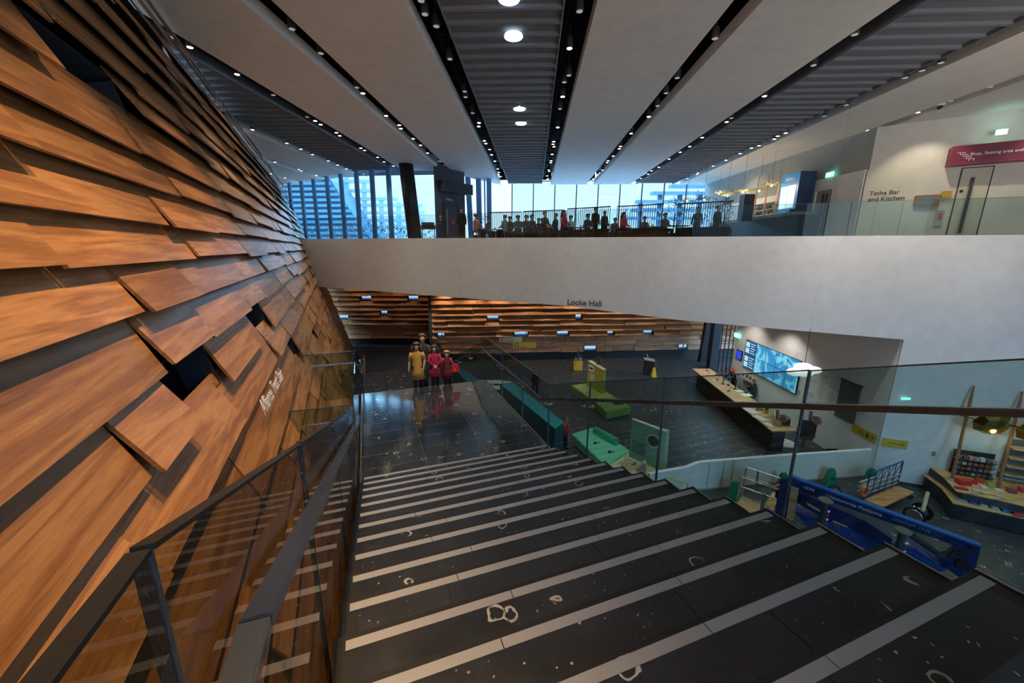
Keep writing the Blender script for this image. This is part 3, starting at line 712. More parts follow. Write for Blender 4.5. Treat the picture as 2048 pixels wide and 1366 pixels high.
# ---- balustrade of the upper floor
BU = root('upper_balustrade', 'long frameless glass balustrade along the edge of the upper floor', 'balustrade', FP(2, UP, -.1))
x = -13.0
while x < 20:
    x2 = x+1.4
    p = MB(); p.hexa([FP(x+.005, UP-.02, -.10), FP(x2-.005, UP-.02, -.10), FP(x2-.005, UP-.02, -.122), FP(x+.005, UP-.02, -.122), FP(x+.005, UP+1.1, -.10), FP(x2-.005, UP+1.1, -.10), FP(x2-.005, UP+1.1, -.122), FP(x+.005, UP+1.1, -.122)])
    o = p.build('glass_panel', glass_u, BU)
    x = x2
p = MB(); p.beam(FP(-13, UP+1.105, -.11), FP(20, UP+1.105, -.11), .022, .008); p.build('top_trim', edge_m, BU)
# ================================================================== LETTERING ON THE BUILDING
ink = mat('dark_letters', (.03, .03, .03), .6)
wht = mat('white_letters', (.92, .92, .9), .5)
def on_face(p, n=0): return on(p, FP(0, 0, n), FN)
FXD = V((1, FM, 0)).normalized()
p0 = on_face((1134, 609), .01); p1 = on_face((1210, 614), .01)
o = text('wall_lettering', 'Locke Hall', ink, p0, FXD, FN, (p1-p0).length/4.55*.97, .012)
tag(o, 'dark raised letters Locke Hall on the white wall above the oak boards', 'lettering')
def on_oak(p, n=.2):
    q = ray(p); c = V((0, 0, CZ)); lo, hi = .5, 40
    # march to the tilted wall surface
    t0 = .0
    for i in range(4000):
        t0 += .01; P = c+q.normalized()*t0
        lat = P.dot(WL); s = P.dot(WD); z = P.z-CZ; k = max(0, min(1, (s-4)/26)); a = -1.62+.29*k; b = .24+.05*k
        if lat <= a-b*z+n: return P
    return P
p0 = on_oak((531, 832)); p1 = on_oak((570, 748))
bn = (WL+V((0, 0, .245))).normalized()
o = text('wall_lettering', 'Alliance Trust Stair', wht, p0, (p1-p0), bn, .30, .004, sx=(p1-p0).length/2.55)
tag(o, 'white letters Alliance Trust Stair on the leaning oak wall', 'lettering')

# ================================================================== RECEPTION SIDE OF THE HALL
def RW(y, z, n=0): return V((13.42+(y-13.25)*.0197-n, y, z))       # on the reception wall
def on_rw(p, n=0): return on(p, RW(18, 0, n), (-1, .0197, 0))
ct = root('reception_counter', 'long oak-topped reception counter with dark front beside the blue video wall', 'counter', (11.6, 19, 0))
TP = [(11.25, 23.5), (10.66, 14.85), (11.75, 14.95), (12.35, 23.5)]
MB().prism([(x, y, 1.05) for x, y in TP], (0, 0, .06)).build('countertop', oak_top, ct)
MB().prism([(11.5, 23.3, 0), (11.05, 15.3, 0), (11.6, 15.35, 0), (12.1, 23.3, 0)], (0, 0, 1.05)).build('body', darkgrey, ct)
b = MB(); 
for k in range(4): b.beam((11.27+.0, 23.3, .3+k*.22), (10.84, 15.3, .3+k*.22), .03, .02)
b.build('front_rail', mat('dark_brown_batten', (.06, .045, .03), .5), ct)
vw = root('video_wall', 'wide video wall of ten blue screens over the reception counter', 'video wall', RW(19.9, CZ-6.6))
sc_frame = mat('screen_bezel', (.01, .015, .03), .3)
ya, yb, za, zb = 22.15, 17.6, CZ-6.62, CZ-5.0
b = MB(); b.hexa([RW(ya, za, .01), RW(yb, za, .01), RW(yb, za, .08), RW(ya, za, .08), RW(ya, zb, .01), RW(yb, zb, .01), RW(yb, zb, .08), RW(ya, zb, .08)]); b.build('bezel', sc_frame, vw)
def screen_mat(name, c0, c1, es):
    m = mat(name, (.02, .05, .1), .15); nt, lk, bb = nodes(m)
    tc = N(nt, 'ShaderNodeTexCoord'); n = N(nt, 'ShaderNodeTexNoise'); n.inputs['Scale'].default_value = 1.1; n.inputs['Detail'].default_value = 2; n.inputs['Distortion'].default_value = .8
    lk.new(tc.outputs['Object'], n.inputs['Vector']); r = ramp(nt, [(.35, c0), (.46, c0), (.50, c1), (.62, tuple(x*1.15 for x in c1)), (.66, c0)]); lk.new(n.outputs[0], r.inputs[0])
    lk.new(r.outputs[0], bb.inputs['Emission Color']); bb.inputs['Emission Strength'].default_value = es; return m
scm = screen_mat('screen_blue_picture', (.03, .30, .62), (.20, .62, .82), .85)
scd = mat('screen_list', (.02, .05, .12), .2, emit=(.02, .08, .19), es=.9)
cols = [22.15, 21.05, 20.2, 19.33, 18.47, 17.6]
for i in range(5):
    for j in range(2):
        y0, y1 = cols[i]-.02, cols[i+1]+.02; z0 = za+(zb-za)*j/2+.015; z1 = za+(zb-za)*(j+1)/2-.015
        o = MB().hexa([RW(y0, z0, .07), RW(y1, z0, .07), RW(y1, z0, .09), RW(y0, z0, .09), RW(y0, z1, .07), RW(y1, z1, .07), RW(y1, z1, .09), RW(y0, z1, .09)]).build('screen', scd if i == 0 else scm, vw)
        if i == 0:
            b = MB(); 
            for q in range(5): b.hexa([RW(21.6, z0+.12+q*.13, .09), RW(21.15+.1*(q % 2), z0+.12+q*.13, .09), RW(21.15+.1*(q % 2), z0+.12+q*.13, .095), RW(21.6, z0+.12+q*.13, .095), RW(21.6, z0+.16+q*.13, .09), RW(21.15+.1*(q % 2), z0+.16+q*.13, .09), RW(21.15+.1*(q % 2), z0+.16+q*.13, .095), RW(21.6, z0+.16+q*.13, .095)])
            for zz in (z0+.08, z0+.42): b.hexa([RW(22.05, zz, .09), RW(21.7, zz, .09), RW(21.7, zz, .095), RW(22.05, zz, .095), RW(22.05, zz+.28, .09), RW(21.7, zz+.28, .09), RW(21.7, zz+.28, .095), RW(22.05, zz+.28, .095)])
            b.build('picture_tile', mat('screen_pale', (.3, .5, .6), .3, emit=(.45, .75, .9), es=.7), o)
def rw_box(name, px0, px1, m, n0=.0, n1=.04, label=None, cat=None, parent=None):
    a = on_rw(px0); c = on_rw(px1); y0, y1 = a.y, c.y; z0, z1 = c.z, a.z
    o = MB().hexa([RW(y0, z0, n0), RW(y1, z0, n0), RW(y1, z0, n1), RW(y0, z0, n1), RW(y0, z1, n0), RW(y1, z1, n0), RW(y1, z1, n1), RW(y0, z1, n1)]).build(name, m, parent)
    if label: tag(o, label, cat)
    return o
r_ = root('blue_screen', 'small upright blue information screen left of the video wall', 'screen', on_rw((1478, 724)))
rw_box('bezel', (1475, 698), (1484, 722), sc_frame, .0, .05, parent=r_); rw_box('display', (1476, 700), (1483, 720), mat('deep_blue_screen', (.01, .03, .2), .2, emit=(.03, .07, .75), es=.9), .05, .06, parent=r_)
ex_m = mat('exit_sign_glow', (.1, .5, .4), .4, emit=(.30, 1, .82), es=1.6)
ex_w = mat('exit_sign_mark', (.8, .95, .9), .4, emit=(.9, 1, .97), es=1.6)
def running_man(parent, O, xd, zd, s, n):
    b = MB(); xd = V(xd); zd = V(zd)
    def Q(x, z): return O+xd*x*s+zd*z*s+V(n)
    b.ball(Q(0, .85), .09*s, 8)
    for pl in ([(0, .75), (-.06, .42)], [(-.06, .42), (.14, .25), (.1, .02)], [(-.06, .42), (-.2, .2), (-.36, .12)], [(0, .7), (.2, .55)], [(0, .7), (-.2, .6), (-.24, .42)]): b.tube([Q(*q) for q in pl], .035*s, 5)
    b.beam(Q(.55, .5), Q(.9, .5), .05*s, .05*s); b.tube([Q(.78, .68), Q(.92, .5), Q(.78, .32)], .03*s, 5)
    return b.build('running_figure', ex_w, parent)
p = on_rw((1477, 674)); r_ = root('exit_sign', 'green glowing exit sign at the far end of the reception wall', 'exit sign', p)
MB().box(p+V((-.12, 0, .1)), (.04, .5, .25)).build('panel', ex_m, r_); running_man(r_, p+V((-.15, -.0, .0)), (0, -1, 0), (0, 0, 1), .2, (0, 0, 0))
# leaflet shelf on the wall
a = on_rw((1490, 738)); c = on_rw((1517, 760)); r_ = root('leaflet_shelf', 'white wall shelf of leaflets under the left end of the video wall', 'shelf', V((13.3, (a.y+c.y)/2, a.z-.4)))
ym, hw = (a.y+c.y)/2, .62; z_ = a.z-.42
b = MB().box((13.42, ym, z_), (.28, hw*2, .03)); b.box((13.30, ym, z_+.06), (.02, hw*2, .12)); b.box((13.53, ym, z_+.15), (.02, hw*2, .3)); b.build('shelf_body', white_m, r_)
for k, c_ in enumerate([(.5, .1, .08), (.8, .75, .6), (.1, .12, .15), (.65, .5, .2), (.08, .1, .1), (.75, .75, .72), (.4, .1, .1)]):
    o = MB().box((13.42+.02*(k % 2), ym-.52+k*.17, z_+.13), (.03, .13, .21), Matrix.Rotation(R(12), 3, 'Y')).build('leaflet_stack', mat('paper_%d' % k, c_, .7)); tag(o, 'stack of leaflets on the white wall shelf, number %s from the near end' % ['one', 'two', 'three', 'four', 'five', 'six', 'seven'][k], 'leaflets', 'leaflets on the wall shelf')
for k, (px, py) in enumerate([(1575, 777), (1586, 783), (1595, 789)]):
    q = on_rw((px, py)); o = text('wall_lettering', ['Cloakroom', 'Shop', 'Toilets'][k][:1], ink, q+V((-.01, 0, 0)), (0, -1, 0), (-1, 0, 0), .28, .004); tag(o, 'tiny dark pictogram under the right end of the video wall, %s' % ['left', 'middle', 'right'][k], 'pictogram', 'pictograms under the video wall')
# donor board with fine lines of lettering and grey display panel
a, c = on_rw((1625, 745)), on_rw((1678, 835))
dn = root('donor_board', 'pale wall panel with fine rows of small lettering behind the stair balustrade', 'notice board', RW((a.y+c.y)/2, CZ-6.5))
MB().hexa([RW(17.1, CZ-6.7, 0), RW(15.3, CZ-6.7, 0), RW(15.3, CZ-6.7, .015), RW(17.1, CZ-6.7, .015), RW(17.1, CZ-5.1, 0), RW(15.3, CZ-5.1, 0), RW(15.3, CZ-5.1, .015), RW(17.1, CZ-5.1, .015)]).build('panel', white_m, dn)
b = MB(); rn = random.Random(4)
for cidx in range(3):
    for k in range(14):
        if rn.random() < .25: continue
        y0 = 16.95-cidx*.58; w = rn.uniform(.22, .46); z = CZ-5.25-k*.095
        b.hexa([RW(y0, z, .015), RW(y0-w, z, .015), RW(y0-w, z, .018), RW(y0, z, .018), RW(y0, z+.02, .015), RW(y0-w, z+.02, .015), RW(y0-w, z+.02, .018), RW(y0, z+.02, .018)])
b.build('lettering_rows', mat('grey_print', (.25, .26, .26), .7), dn)
gp = root('display_panel', 'dark grey rectangular screen on the white reception wall near the corner', 'screen', RW(14.7, CZ-6.6))
MB().hexa([RW(15.25, CZ-6.62, .0), RW(14.3, CZ-6.62, .0), RW(14.3, CZ-6.62, .05), RW(15.25, CZ-6.62, .05), RW(15.25, CZ-5.12, .0), RW(14.3, CZ-5.12, .0), RW(14.3, CZ-5.12, .05), RW(15.25, CZ-5.12, .05)]).build('display', mat('grey_screen', (.10, .12, .12), .2), gp)
MB().hexa([RW(15.3, CZ-5.10, .0), RW(14.25, CZ-5.10, .0), RW(14.25, CZ-5.10, .06), RW(15.3, CZ-5.10, .06), RW(15.3, CZ-5.04, .0), RW(14.25, CZ-5.04, .0), RW(14.25, CZ-5.04, .06), RW(15.3, CZ-5.04, .06)]).build('top_rail', darkgrey, gp)
# yellow direction signs folded round the corner
ylw = mat('yellow_sign', (.62, .46, .06), .5)
sg = root('direction_sign', 'yellow sign with lift, toilet and cloakroom pictograms on the reception wall by the corner', 'sign', RW(13.8, CZ-6.9))
MB().hexa([RW(14.35, CZ-6.92, .0), RW(13.27, CZ-6.92, .0), RW(13.27, CZ-6.92, .02), RW(14.35, CZ-6.92, .02), RW(14.35, CZ-6.58, .0), RW(13.27, CZ-6.58, .0), RW(13.27, CZ-6.58, .02), RW(14.35, CZ-6.58, .02)]).build('plate', ylw, sg)
b = MB(); n_ = .024
for k, y in enumerate((14.25, 14.15)):
    b.ball(RW(y, CZ-6.67, n_), .02, 6); b.beam(RW(y, CZ-6.84, n_), RW(y, CZ-6.70, n_), .005, .035)
b.tube([RW(14.02, CZ-6.84, n_), RW(13.97, CZ-6.72, n_), RW(13.92, CZ-6.84, n_)], .009, 5); b.ball(RW(13.97, CZ-6.68, n_), .02, 6)
b.tube([RW(13.86, CZ-6.70, n_), RW(13.86, CZ-6.8, n_), RW(13.79, CZ-6.8, n_), RW(13.77, CZ-6.86, n_)], .009, 5)
b.box(RW(13.65, CZ-6.78, n_), (.005, .09, .13)); b.box(RW(13.65, CZ-6.67, n_), (.005, .09, .03))
b.beam(RW(13.55, CZ-6.76, n_), RW(13.38, CZ-6.76, n_), .006, .014); b.tube([RW(13.43, CZ-6.70, n_), RW(13.37, CZ-6.76, n_), RW(13.43, CZ-6.82, n_)], .007, 5)
b.build('pictograms', ink, sg)
sg = root('direction_sign', 'yellow sign with a single long arrow on the white wall just right of the corner', 'sign', FP(13.9, CZ-6.9, .02))
MB().hexa([FP(13.47, CZ-6.92), FP(14.15, CZ-6.92), FP(14.15, CZ-6.92, .02), FP(13.47, CZ-6.92, .02), FP(13.47, CZ-6.58), FP(14.15, CZ-6.58), FP(14.15, CZ-6.58, .02), FP(13.47, CZ-6.58, .02)]).build('plate', ylw, sg)
b = MB(); b.beam(FP(13.6, CZ-6.75, .024), FP(14.05, CZ-6.75, .024), .006, .014); b.tube([FP(13.97, CZ-6.68, .024), FP(14.06, CZ-6.75, .024), FP(13.97, CZ-6.82, .024)], .008, 5); b.build('arrow', ink, sg)
p = on_face((1867, 904)); r_ = root('wall_socket', 'tiny steel socket box on the white wall left of the shop posts', 'socket', p)
b = MB(); b.box(p+FN*.03, (.10, .05, .06)); b.box(p+FN*.03-V((0, 0, .1)), (.10, .05, .05)); b.build('cover', steel, r_)
p = on_face((1812, 797)); r_ = root('exit_sign', 'faint green exit light on the white wall above the handrail', 'exit sign', p); MB().box(p+FN*.03, (.35, .04, .07)).build('panel', ex_m, r_)

# cloud-shaped pendant lamp
cp = aty((1606, 738), 12.6)
cl_ = root('cloud_pendant_lamp', 'white cloud-shaped pendant lamp hanging on a long thin rod by the video wall', 'pendant lamp', cp)
cm = mat('cloud_shade', (.9, .88, .84), .5, emit=(1, .93, .84), es=.75)
b = MB()
for (dx, dz, rx, rz) in ((-.28, -.10, .26, .13), (.0, .06, .30, .15), (.30, -.04, .34, .13), (.02, -.12, .36, .14), (-.12, .10, .16, .09)): b.ball(cp+V((dx, dx*.1, dz)), (rx, .22, rz), 14)
b.build('shade', cm, cl_, smooth=True)
tp_ = on((1621, 657), cp, (0, -1, 0)); b = MB(); b.tube([cp+V((.03, 0, .12)), tp_], .008, 6); b.tube([tp_, V((tp_.x, tp_.y, CEIL+.2))], .0012, 4); b.build('rod', darkgrey, cl_)
b = MB(); b.tube([cp+V((.02, 0, .60)), cp+V((-.25, 0, .55)), cp+V((-.42, 0, .42))], .006, 5); b.tube([cp+V((.12, 0, .52)), cp+V((-.05, 0, .48)), cp+V((-.2, 0, .42))], .006, 5); b.build('wire_arm', white_m, cl_)

# chair, round base, magazine rack behind the low wall
cc = V((12.55, 15.5, 0))
ch = root('swivel_chair', 'black high-backed chair turned away at the near end of the reception counter', 'chair', cc)
Mz = Matrix.Rotation(R(-20), 3, 'Z')
MB().box(cc+V((0, 0, .55)), (.5, .48, .08), Mz).build('seat', black, ch, bevel=.02)
b = MB(); b.box(cc+Mz @ V((0, -.24, 1.0)), (.54, .06, .75), Mz); 
for k in range(3): b.box(cc+Mz @ V((0, -.28, .75+k*.22)), (.56, .03, .03), Mz)
b.build('backrest', black, ch, bevel=.01)
for sx in (-.26, .26):
    b = MB(); b.tube([cc+Mz @ V((sx, -.2, .8)), cc+Mz @ V((sx, .15, .8)), cc+Mz @ V((sx, .18, .58))], .018, 6); b.build('armrest', black, ch)
b = MB(); b.tube([cc+V((0, 0, .5)), cc+V((0, 0, .12))], .035, 8); b.build('pedestal', darkgrey, ch)
for k in range(4):
    a_ = R(45+90*k); b = MB(); b.tube([cc+V((0, 0, .12)), cc+V((.32*math.cos(a_), .32*math.sin(a_), .04))], .02, 6); b.build('foot', darkgrey, ch)
o = MB().lathe(V((12.05, 15.95, 0)), [(.46, .0), (.46, .03), (.43, .05)], 28).build('round_base_plate', white_m); tag(o, 'flat round white base plate on the floor beside the black chair', 'base plate')
mc = V((13.0, 14.4, 0)); r_ = root('magazine_box', 'small black open box with leaflets on the floor by the reception wall', 'box', mc)
b = MB()
for (c_, d_) in (((0, -.17, .2), (.5, .02, .4)), ((0, .17, .24), (.5, .02, .48)), ((-.25, 0, .22), (.02, .34, .44)), ((.25, 0, .22), (.02, .34, .44)), ((0, 0, .02), (.5, .34, .04))): b.box(mc+V(c_), d_)
b.build('crate', black, r_)
o = MB().box(mc+V((.02, .0, .22)), (.34, .2, .28), Matrix.Rotation(.2, 3, 'X')).build('leaflet_bundle', mat('paper_5', (.7, .7, .7))); tag(o, 'leaflets standing in the small black box by the wall', 'leaflets')

# things on the counter
def cpt(p): return at(p, 1.11)
def paper(px, py, w, l, rz, lab):
    c = cpt((px, py)); o = MB().box(c+V((0, 0, .004)), (w, l, .006), Matrix.Rotation(rz, 3, 'Z')).build('paper_sheet', mat('white_paper', (.8, .79, .75), .8)); tag(o, lab, 'paper', 'papers on the reception counter')
for i, (px, py, w, l, rz) in enumerate([(1493, 790, .5, .35, .1), (1503, 822, .42, .6, .2), (1520, 836, .35, .55, .3), (1537, 849, .22, .4, .2), (1478, 782, .4, .3, 0), (1430, 760, .3, .3, 0)]):
    paper(px, py, w, l, rz, 'white sheet of paper on the oak counter, %s' % ['beside the seated man', 'nearest the blue ornaments', 'in front of the brochure rack', 'at the near corner', 'just left of the seated man', 'at the far end'][i])
redm = mat('red_enamel', (.55, .05, .03), .35)
for i, (px, py) in enumerate([(1415, 752), (1457, 782), (1434, 760)]):
    c = cpt((px, py)); r_ = root('desk_lamp', 'small red jointed desk lamp on the counter, %s' % ['at the far left', 'nearest the seated man', 'in the middle'][i], 'desk lamp', c, group='red desk lamps on the counter')
    b = MB(); b.lathe(c, [(.09, 0), (.09, .02), (.02, .03)], 12); b.build('base', black, r_)
    b = MB(); b.tube([c+V((0, 0, .02)), c+V((.12, 0, .22)), c+V((-.02, 0, .36))], .012, 6); b.build('arm', redm, r_)
    b = MB(); b.lathe(c+V((-.06, 0, .30)), [(.07, 0), (.03, .09), (.015, .1)], 10); b.build('shade', redm, r_)
for i, (px, py) in enumerate([(1443, 750), (1452, 745), (1470, 778), (1446, 768)]):
    c = cpt((px, py)); r_ = root('monitor', 'dark desk screen among the red lamps, %s' % ['left', 'farthest', 'nearest the seated man', 'centre'][i], 'monitor', c, group='desk screens on the counter')
    MB().box(c+V((0, 0, .26)), (.40, .04, .26), Matrix.Rotation(R(60), 3, 'Z')).build('screen', black, r_)
    b = MB(); b.lathe(c, [(.1, 0), (.1, .012), (.02, .02), (.02, .14)], 10); b.build('stand', black, r_)
bl = mat('blue_ornament', (.03, .22, .42), .4)
for i in range(6):
    c = cpt((1514+(i % 3)*5, 815+(i//3)*5+i % 2)); b = MB(); b.ball(c+V((0, 0, .05)), (.05, .05, .05), 8); b.lathe(c, [(.03, 0), (.03, .02)], 8); b.ball(c+V((.0, 0, .11)), .03, 8)
    o = b.build('ornament', bl if i % 2 else mat('orange_ornament', (.6, .25, .08), .5)); tag(o, 'tiny blue or orange ornament in the cluster on the counter', 'ornament', 'ornaments in a cluster on the counter')
c = cpt((1532, 826)); r_ = root('collection_tin', 'yellow tin with a black lid on the counter beside the brochure rack', 'tin', c)
MB().lathe(c, [(.10, 0), (.10, .16)], 16).build('tin', ylw, r_); MB().lathe(c+V((0, 0, .16)), [(.08, 0), (.08, .06), (.03, .07)], 16).build('lid', black, r_)
c = cpt((1551, 842)); r_ = root('brochure_rack', 'clear and chrome brochure rack at the near end of the oak counter', 'rack', c)
Mz = Matrix.Rotation(R(62), 3, 'Z'); b = MB()
for k in range(5):
    for j in (-1, 1): b.tube([c+Mz @ V((-.55+k*.27, j*.14, 0)), c+Mz @ V((-.55+k*.27, j*.14+.04, .30))], .008, 5)
for z in (.02, .16, .30):
    for j in (-1, 1): b.tube([c+Mz @ V((-.56, j*.14, z)), c+Mz @ V((.55, j*.14, z))], .008, 5)
b.build('frame', steel, r_)
for k in range(4):
    o = MB().box(c+Mz @ V((-.41+k*.27, 0, .14)), (.2, .16, .24), Mz).build('brochure_bundle', mat('brochure_%d' % (k % 3), [(.55, .35, .15), (.4, .38, .34), (.65, .5, .3)][k % 3], .6)); tag(o, 'bundle of brochures in the chrome rack on the counter', 'brochures', 'brochures in the counter rack')
c = cpt((1570, 848)); o = MB().box(c+V((0, 0, .14)), (.34, .3, .28), Mz).build('black_box', black, bevel=.02); tag(o, 'black box at the near end of the counter behind the rack', 'box')

# low white wall with coping
lw = [at(q, 1.1) for q in ((1300, 949), (1320, 945), (1375, 935), (1400, 925), (1560, 912), (1767, 898))]
lw = [V((q.x, q.y, 0)) for q in lw]
b = MB(); c2 = MB()
for p, q in zip(lw, lw[1:]):
    d = (q-p).normalized(); n = V((-d.y, d.x, 0))*.10
    b.hexa([p, q, q+n, p+n, p+V((0, 0, 1.08)), q+V((0, 0, 1.08)), q+n+V((0, 0, 1.08)), p+n+V((0, 0, 1.08))])
    c2.hexa([p-n*.1+V((0, 0, 1.08)), q-n*.1+V((0, 0, 1.08)), q+n*1.1+V((0, 0, 1.08)), p+n*1.1+V((0, 0, 1.08)), p-n*.1+V((0, 0, 1.11)), q-n*.1+V((0, 0, 1.11)), q+n*1.1+V((0, 0, 1.11)), p+n*1.1+V((0, 0, 1.11))])
o = struct(b.build('wall_low', warm_wall)); c2.build('coping', white_m, o)
sk = MB()
for p, q in zip(lw, lw[1:]):
    d = (q-p).normalized(); n = V((-d.y, d.x, 0))*.10; sk.beam(p-n*.1+V((0, 0, .03)), q-n*.1+V((0, 0, .03)), .015, .06)
for t_ in (.12, .3, .42): 
    p = lw[3].lerp(lw[4], t_); sk.beam(p-V((0, .012, 0)), p-V((0, .012, 0))+V((0, 0, 1.06)), .012, .012, up=(0, 1, 0))
sk.build('panel_joint', mat('joint_grey', (.3, .3, .28), .7), o)
# yellow barrier
p = at((1318, 967), .6); r_ = root('yellow_barrier', 'small yellow tubular barrier behind the steps at the low wall', 'barrier', V((p.x, p.y, 0)))
b = MB(); x0 = V((p.x-.25, p.y+.15, 0)); x1 = V((p.x+.85, p.y-.25, 0))
b.tube([x0, x0+V((0, 0, .95)), x1+V((0, 0, .75)), x1], .03, 8); b.build('frame', ylw, r_); b = MB(); b.tube([x0+V((0, 0, .4)), x1+V((0, 0, .35))], .02, 6); b.build('crossbar', ylw, r_)

# green cones
grn = mat('green_plastic', (.01, .22, .13), .4)
def cone(loc, rz, first=[None]):
    if first[0] is None:
        r_ = root('safety_cone', '', 'cone', loc, rz, group='green safety cones by the low wall'); L = V(loc); Mz = Matrix.Rotation(rz, 3, 'Z')
        b = MB(); w0, w1 = .19, .10
        P = [V((-w0, -w0*.7, 0)), V((w0, -w0*.7, 0)), V((w0, w0*.7, 0)), V((-w0, w0*.7, 0)), V((-w1, -w1*.8, .66)), V((w1, -w1*.8, .66)), V((w1, w1*.8, .66)), V((-w1, w1*.8, .66))]
        b.hexa([L+Mz @ q for q in P]); b.build('body', grn, r_, bevel=.02)
        b = MB(); b.box(L+Mz @ V((0, 0, .68)), (.16, .10, .05), Mz); b.build('handle', grn, r_, bevel=.01)
        b = MB(); b.box(L+Mz @ V((0, -.125, .38)), (.16, .01, .05), Mz @ Matrix.Rotation(-.13, 3, 'X')); b.build('slot', black, r_)
        first[0] = r_; return r_
    c = copy_tree(first[0]); c.location = loc; c.rotation_euler = (0, 0, rz); return c
for (px, py), rz, lb in (((1466, 1000), .4, 'green plastic cone left of the lift basket'), ((1562, 981), .2, 'green plastic cone just right of the lift basket'), ((1657, 972), -.1, 'green plastic cone alone in front of the low wall'), ((1738, 952), .1, 'green plastic cone behind the blue rail of the trolley')):
    c = cone(at((px, py), 0) if px != 1738 else V((12.95, 12.72, 0)), rz); c['label'] = lb

# ================================================================== BOOM LIFT
A = V((7.97, 10.13, 0)); B = V((10.47, 7.55, 0)); LD = (B-A).normalized(); LN = V((LD.y, -LD.x, 0))
if LN.y > 0: LN = -LN
def L6(x, y, n=0): return on((1540+x/4.655, 930+y/4.655), A+LN*n, LN)
lift_blue = mat('lift_blue', (.010, .05, .25), .4); lift_dark = mat('lift_dark_blue', (.006, .022, .10), .45)
bl_ = root('boom_lift', 'blue folded boom lift lettered Nationwide Platforms standing right beside the stair', 'boom lift', A+LD*1.5)
def plate(pts, n0, n1, name, m, par=bl_, bev=0):
    P = [L6(x, y, n0) for x, y in pts]; return MB().prism(P, LN*(n1-n0)).build(name, m, par, bevel=bev)
mb_ = plate([(170, 105), (1960, 760), (1950, 830), (160, 205)], .0, -.12, 'upper_boom', lift_dark)
MB().prism([L6(170, 98, .01), L6(1960, 752, .01), L6(1962, 768, .01), L6(170, 113, .01)], LN*-.14).build('boom_edge', mat('lift_bright_blue', (.02, .13, .46), .35), mb_)
plate([(220, 235), (560, 380), (880, 520), (1140, 690), (1120, 790), (960, 710), (700, 560), (540, 520), (330, 400), (215, 330)], -.02, -.2, 'lower_boom', lift_dark)
plate([(210, 420), (330, 560), (480, 590), (560, 600), (1000, 850), (1500, 1010), (1640, 980), (1380, 800), (1240, 740), (1100, 800), (620, 545), (330, 480)], .04, -.3, 'chassis', lift_blue)
plate([(95, 130), (195, 150), (160, 500), (40, 470)], .03, -.2, 'mast', lift_dark)
plate([(195, 200), (265, 225), (215, 520), (150, 500)], .05, -.02, 'mast_plate', oak_top)
ep = plate([(1640, 690), (1950, 820), (1915, 960), (1865, 1120), (1640, 960), (1545, 870), (1640, 860), (1730, 780)], .05, -.25, 'end_plate', lift_dark)
for (x, y, r_px) in ((1780, 820, 30), (1890, 780, 16), (1800, 925, 45), (1655, 935, 12), (1820, 950, 12)):
    MB().lathe(L6(x, y, .06), [(r_px/4.655*.012, -.01), (r_px/4.655*.012, .03)], 14, LN.to_track_quat('Z', 'Y').to_matrix()).build('bolt', black, ep)
MB().box(L6(1838, 1040, .06), (.12, .02, .14), Matrix.Rotation(math.atan2(LD.y, LD.x), 3, 'Z')).build('sticker', mat('green_sticker', (.2, .5, .1), .5), ep)
b = MB(); b.tube([L6(1310, 650, .1), L6(1560, 820, .1)], .07, 10); b.tube([L6(1560, 820, .1), L6(1650, 870, .1), L6(1730, 790, .05)], .04, 8); b.build('hydraulic_ram', black, bl_)
b = MB(); b.tube([L6(1400, 740, .14), L6(1500, 850, .14), L6(1580, 920, .1)], .015, 6); b.tube([L6(340, 460, .1), L6(380, 500, .12), L6(470, 505, .1)], .014, 6); b.build('hose', black, bl_)
for q in ([(340, 350), (480, 430), (485, 450), (350, 375)], [(580, 515), (720, 575), (735, 590), (590, 535)], [(1230, 710), (1310, 735), (1315, 750), (1240, 730)]): plate(q, .03, .01, 'timber_block', oak_top)
for q in ([(595, 545), (655, 575), (652, 598), (592, 568)], [(740, 640), (822, 680), (820, 694), (738, 652)]): plate(q, .06, .045, 'maker_plate', steel)
for (x, y, yb) in ((520, 330, 600), (1240, 612, 770)):
    cpt_ = L6(x, y, .45); base = V((cpt_.x, cpt_.y, 0)); Lr = root('x', '', '', base) if False else None
    b = MB(); b.tube([cpt_+V((0, 0, -.9)), cpt_], .07, 12); ou = b.build('outrigger', darkgrey, bl_)
    MB().lathe(cpt_, [(.16, -.015), (.16, .015)], 20).build('foot_plate', mat('grey_plate', (.14, .14, .13), .5), ou)
    for k in range(5):
        b = MB(); b.box(cpt_+V((.0, -.075, -.25-k*.12))+LD*.05, (.05, .02, .06), Matrix.Rotation(.5, 3, 'Y')); b.build('warning_stripe', redm if k % 2 else wht, ou)
xs = LD*1
text('lettering', 'Nationwide Platforms', wht, L6(552, 305, .02), L6(1100, 505, .02)-L6(552, 305, .02), LN, (L6(1100, 505)-L6(552, 305)).length/9.9, .003, bl_)
text('lettering', 'LIGHTLIFT 17.75', mat('grey_letters', (.35, .38, .42), .5), L6(1135, 508, .02), L6(1580, 665, .02)-L6(1135, 508, .02), LN, (L6(1580, 665)-L6(1135, 508)).length/8.8, .003, bl_)
text('lettering', 'LIZZIE', wht, L6(310, 212, .02), L6(420, 250, .02)-L6(310, 212, .02), LN, .09, .003, bl_)
b = MB(); b.tube([L6(515, 282, .02), L6(548, 276, .02), L6(520, 296, .02), L6(552, 292, .02)], .008, 5); b.build('emblem', ylw, bl_)
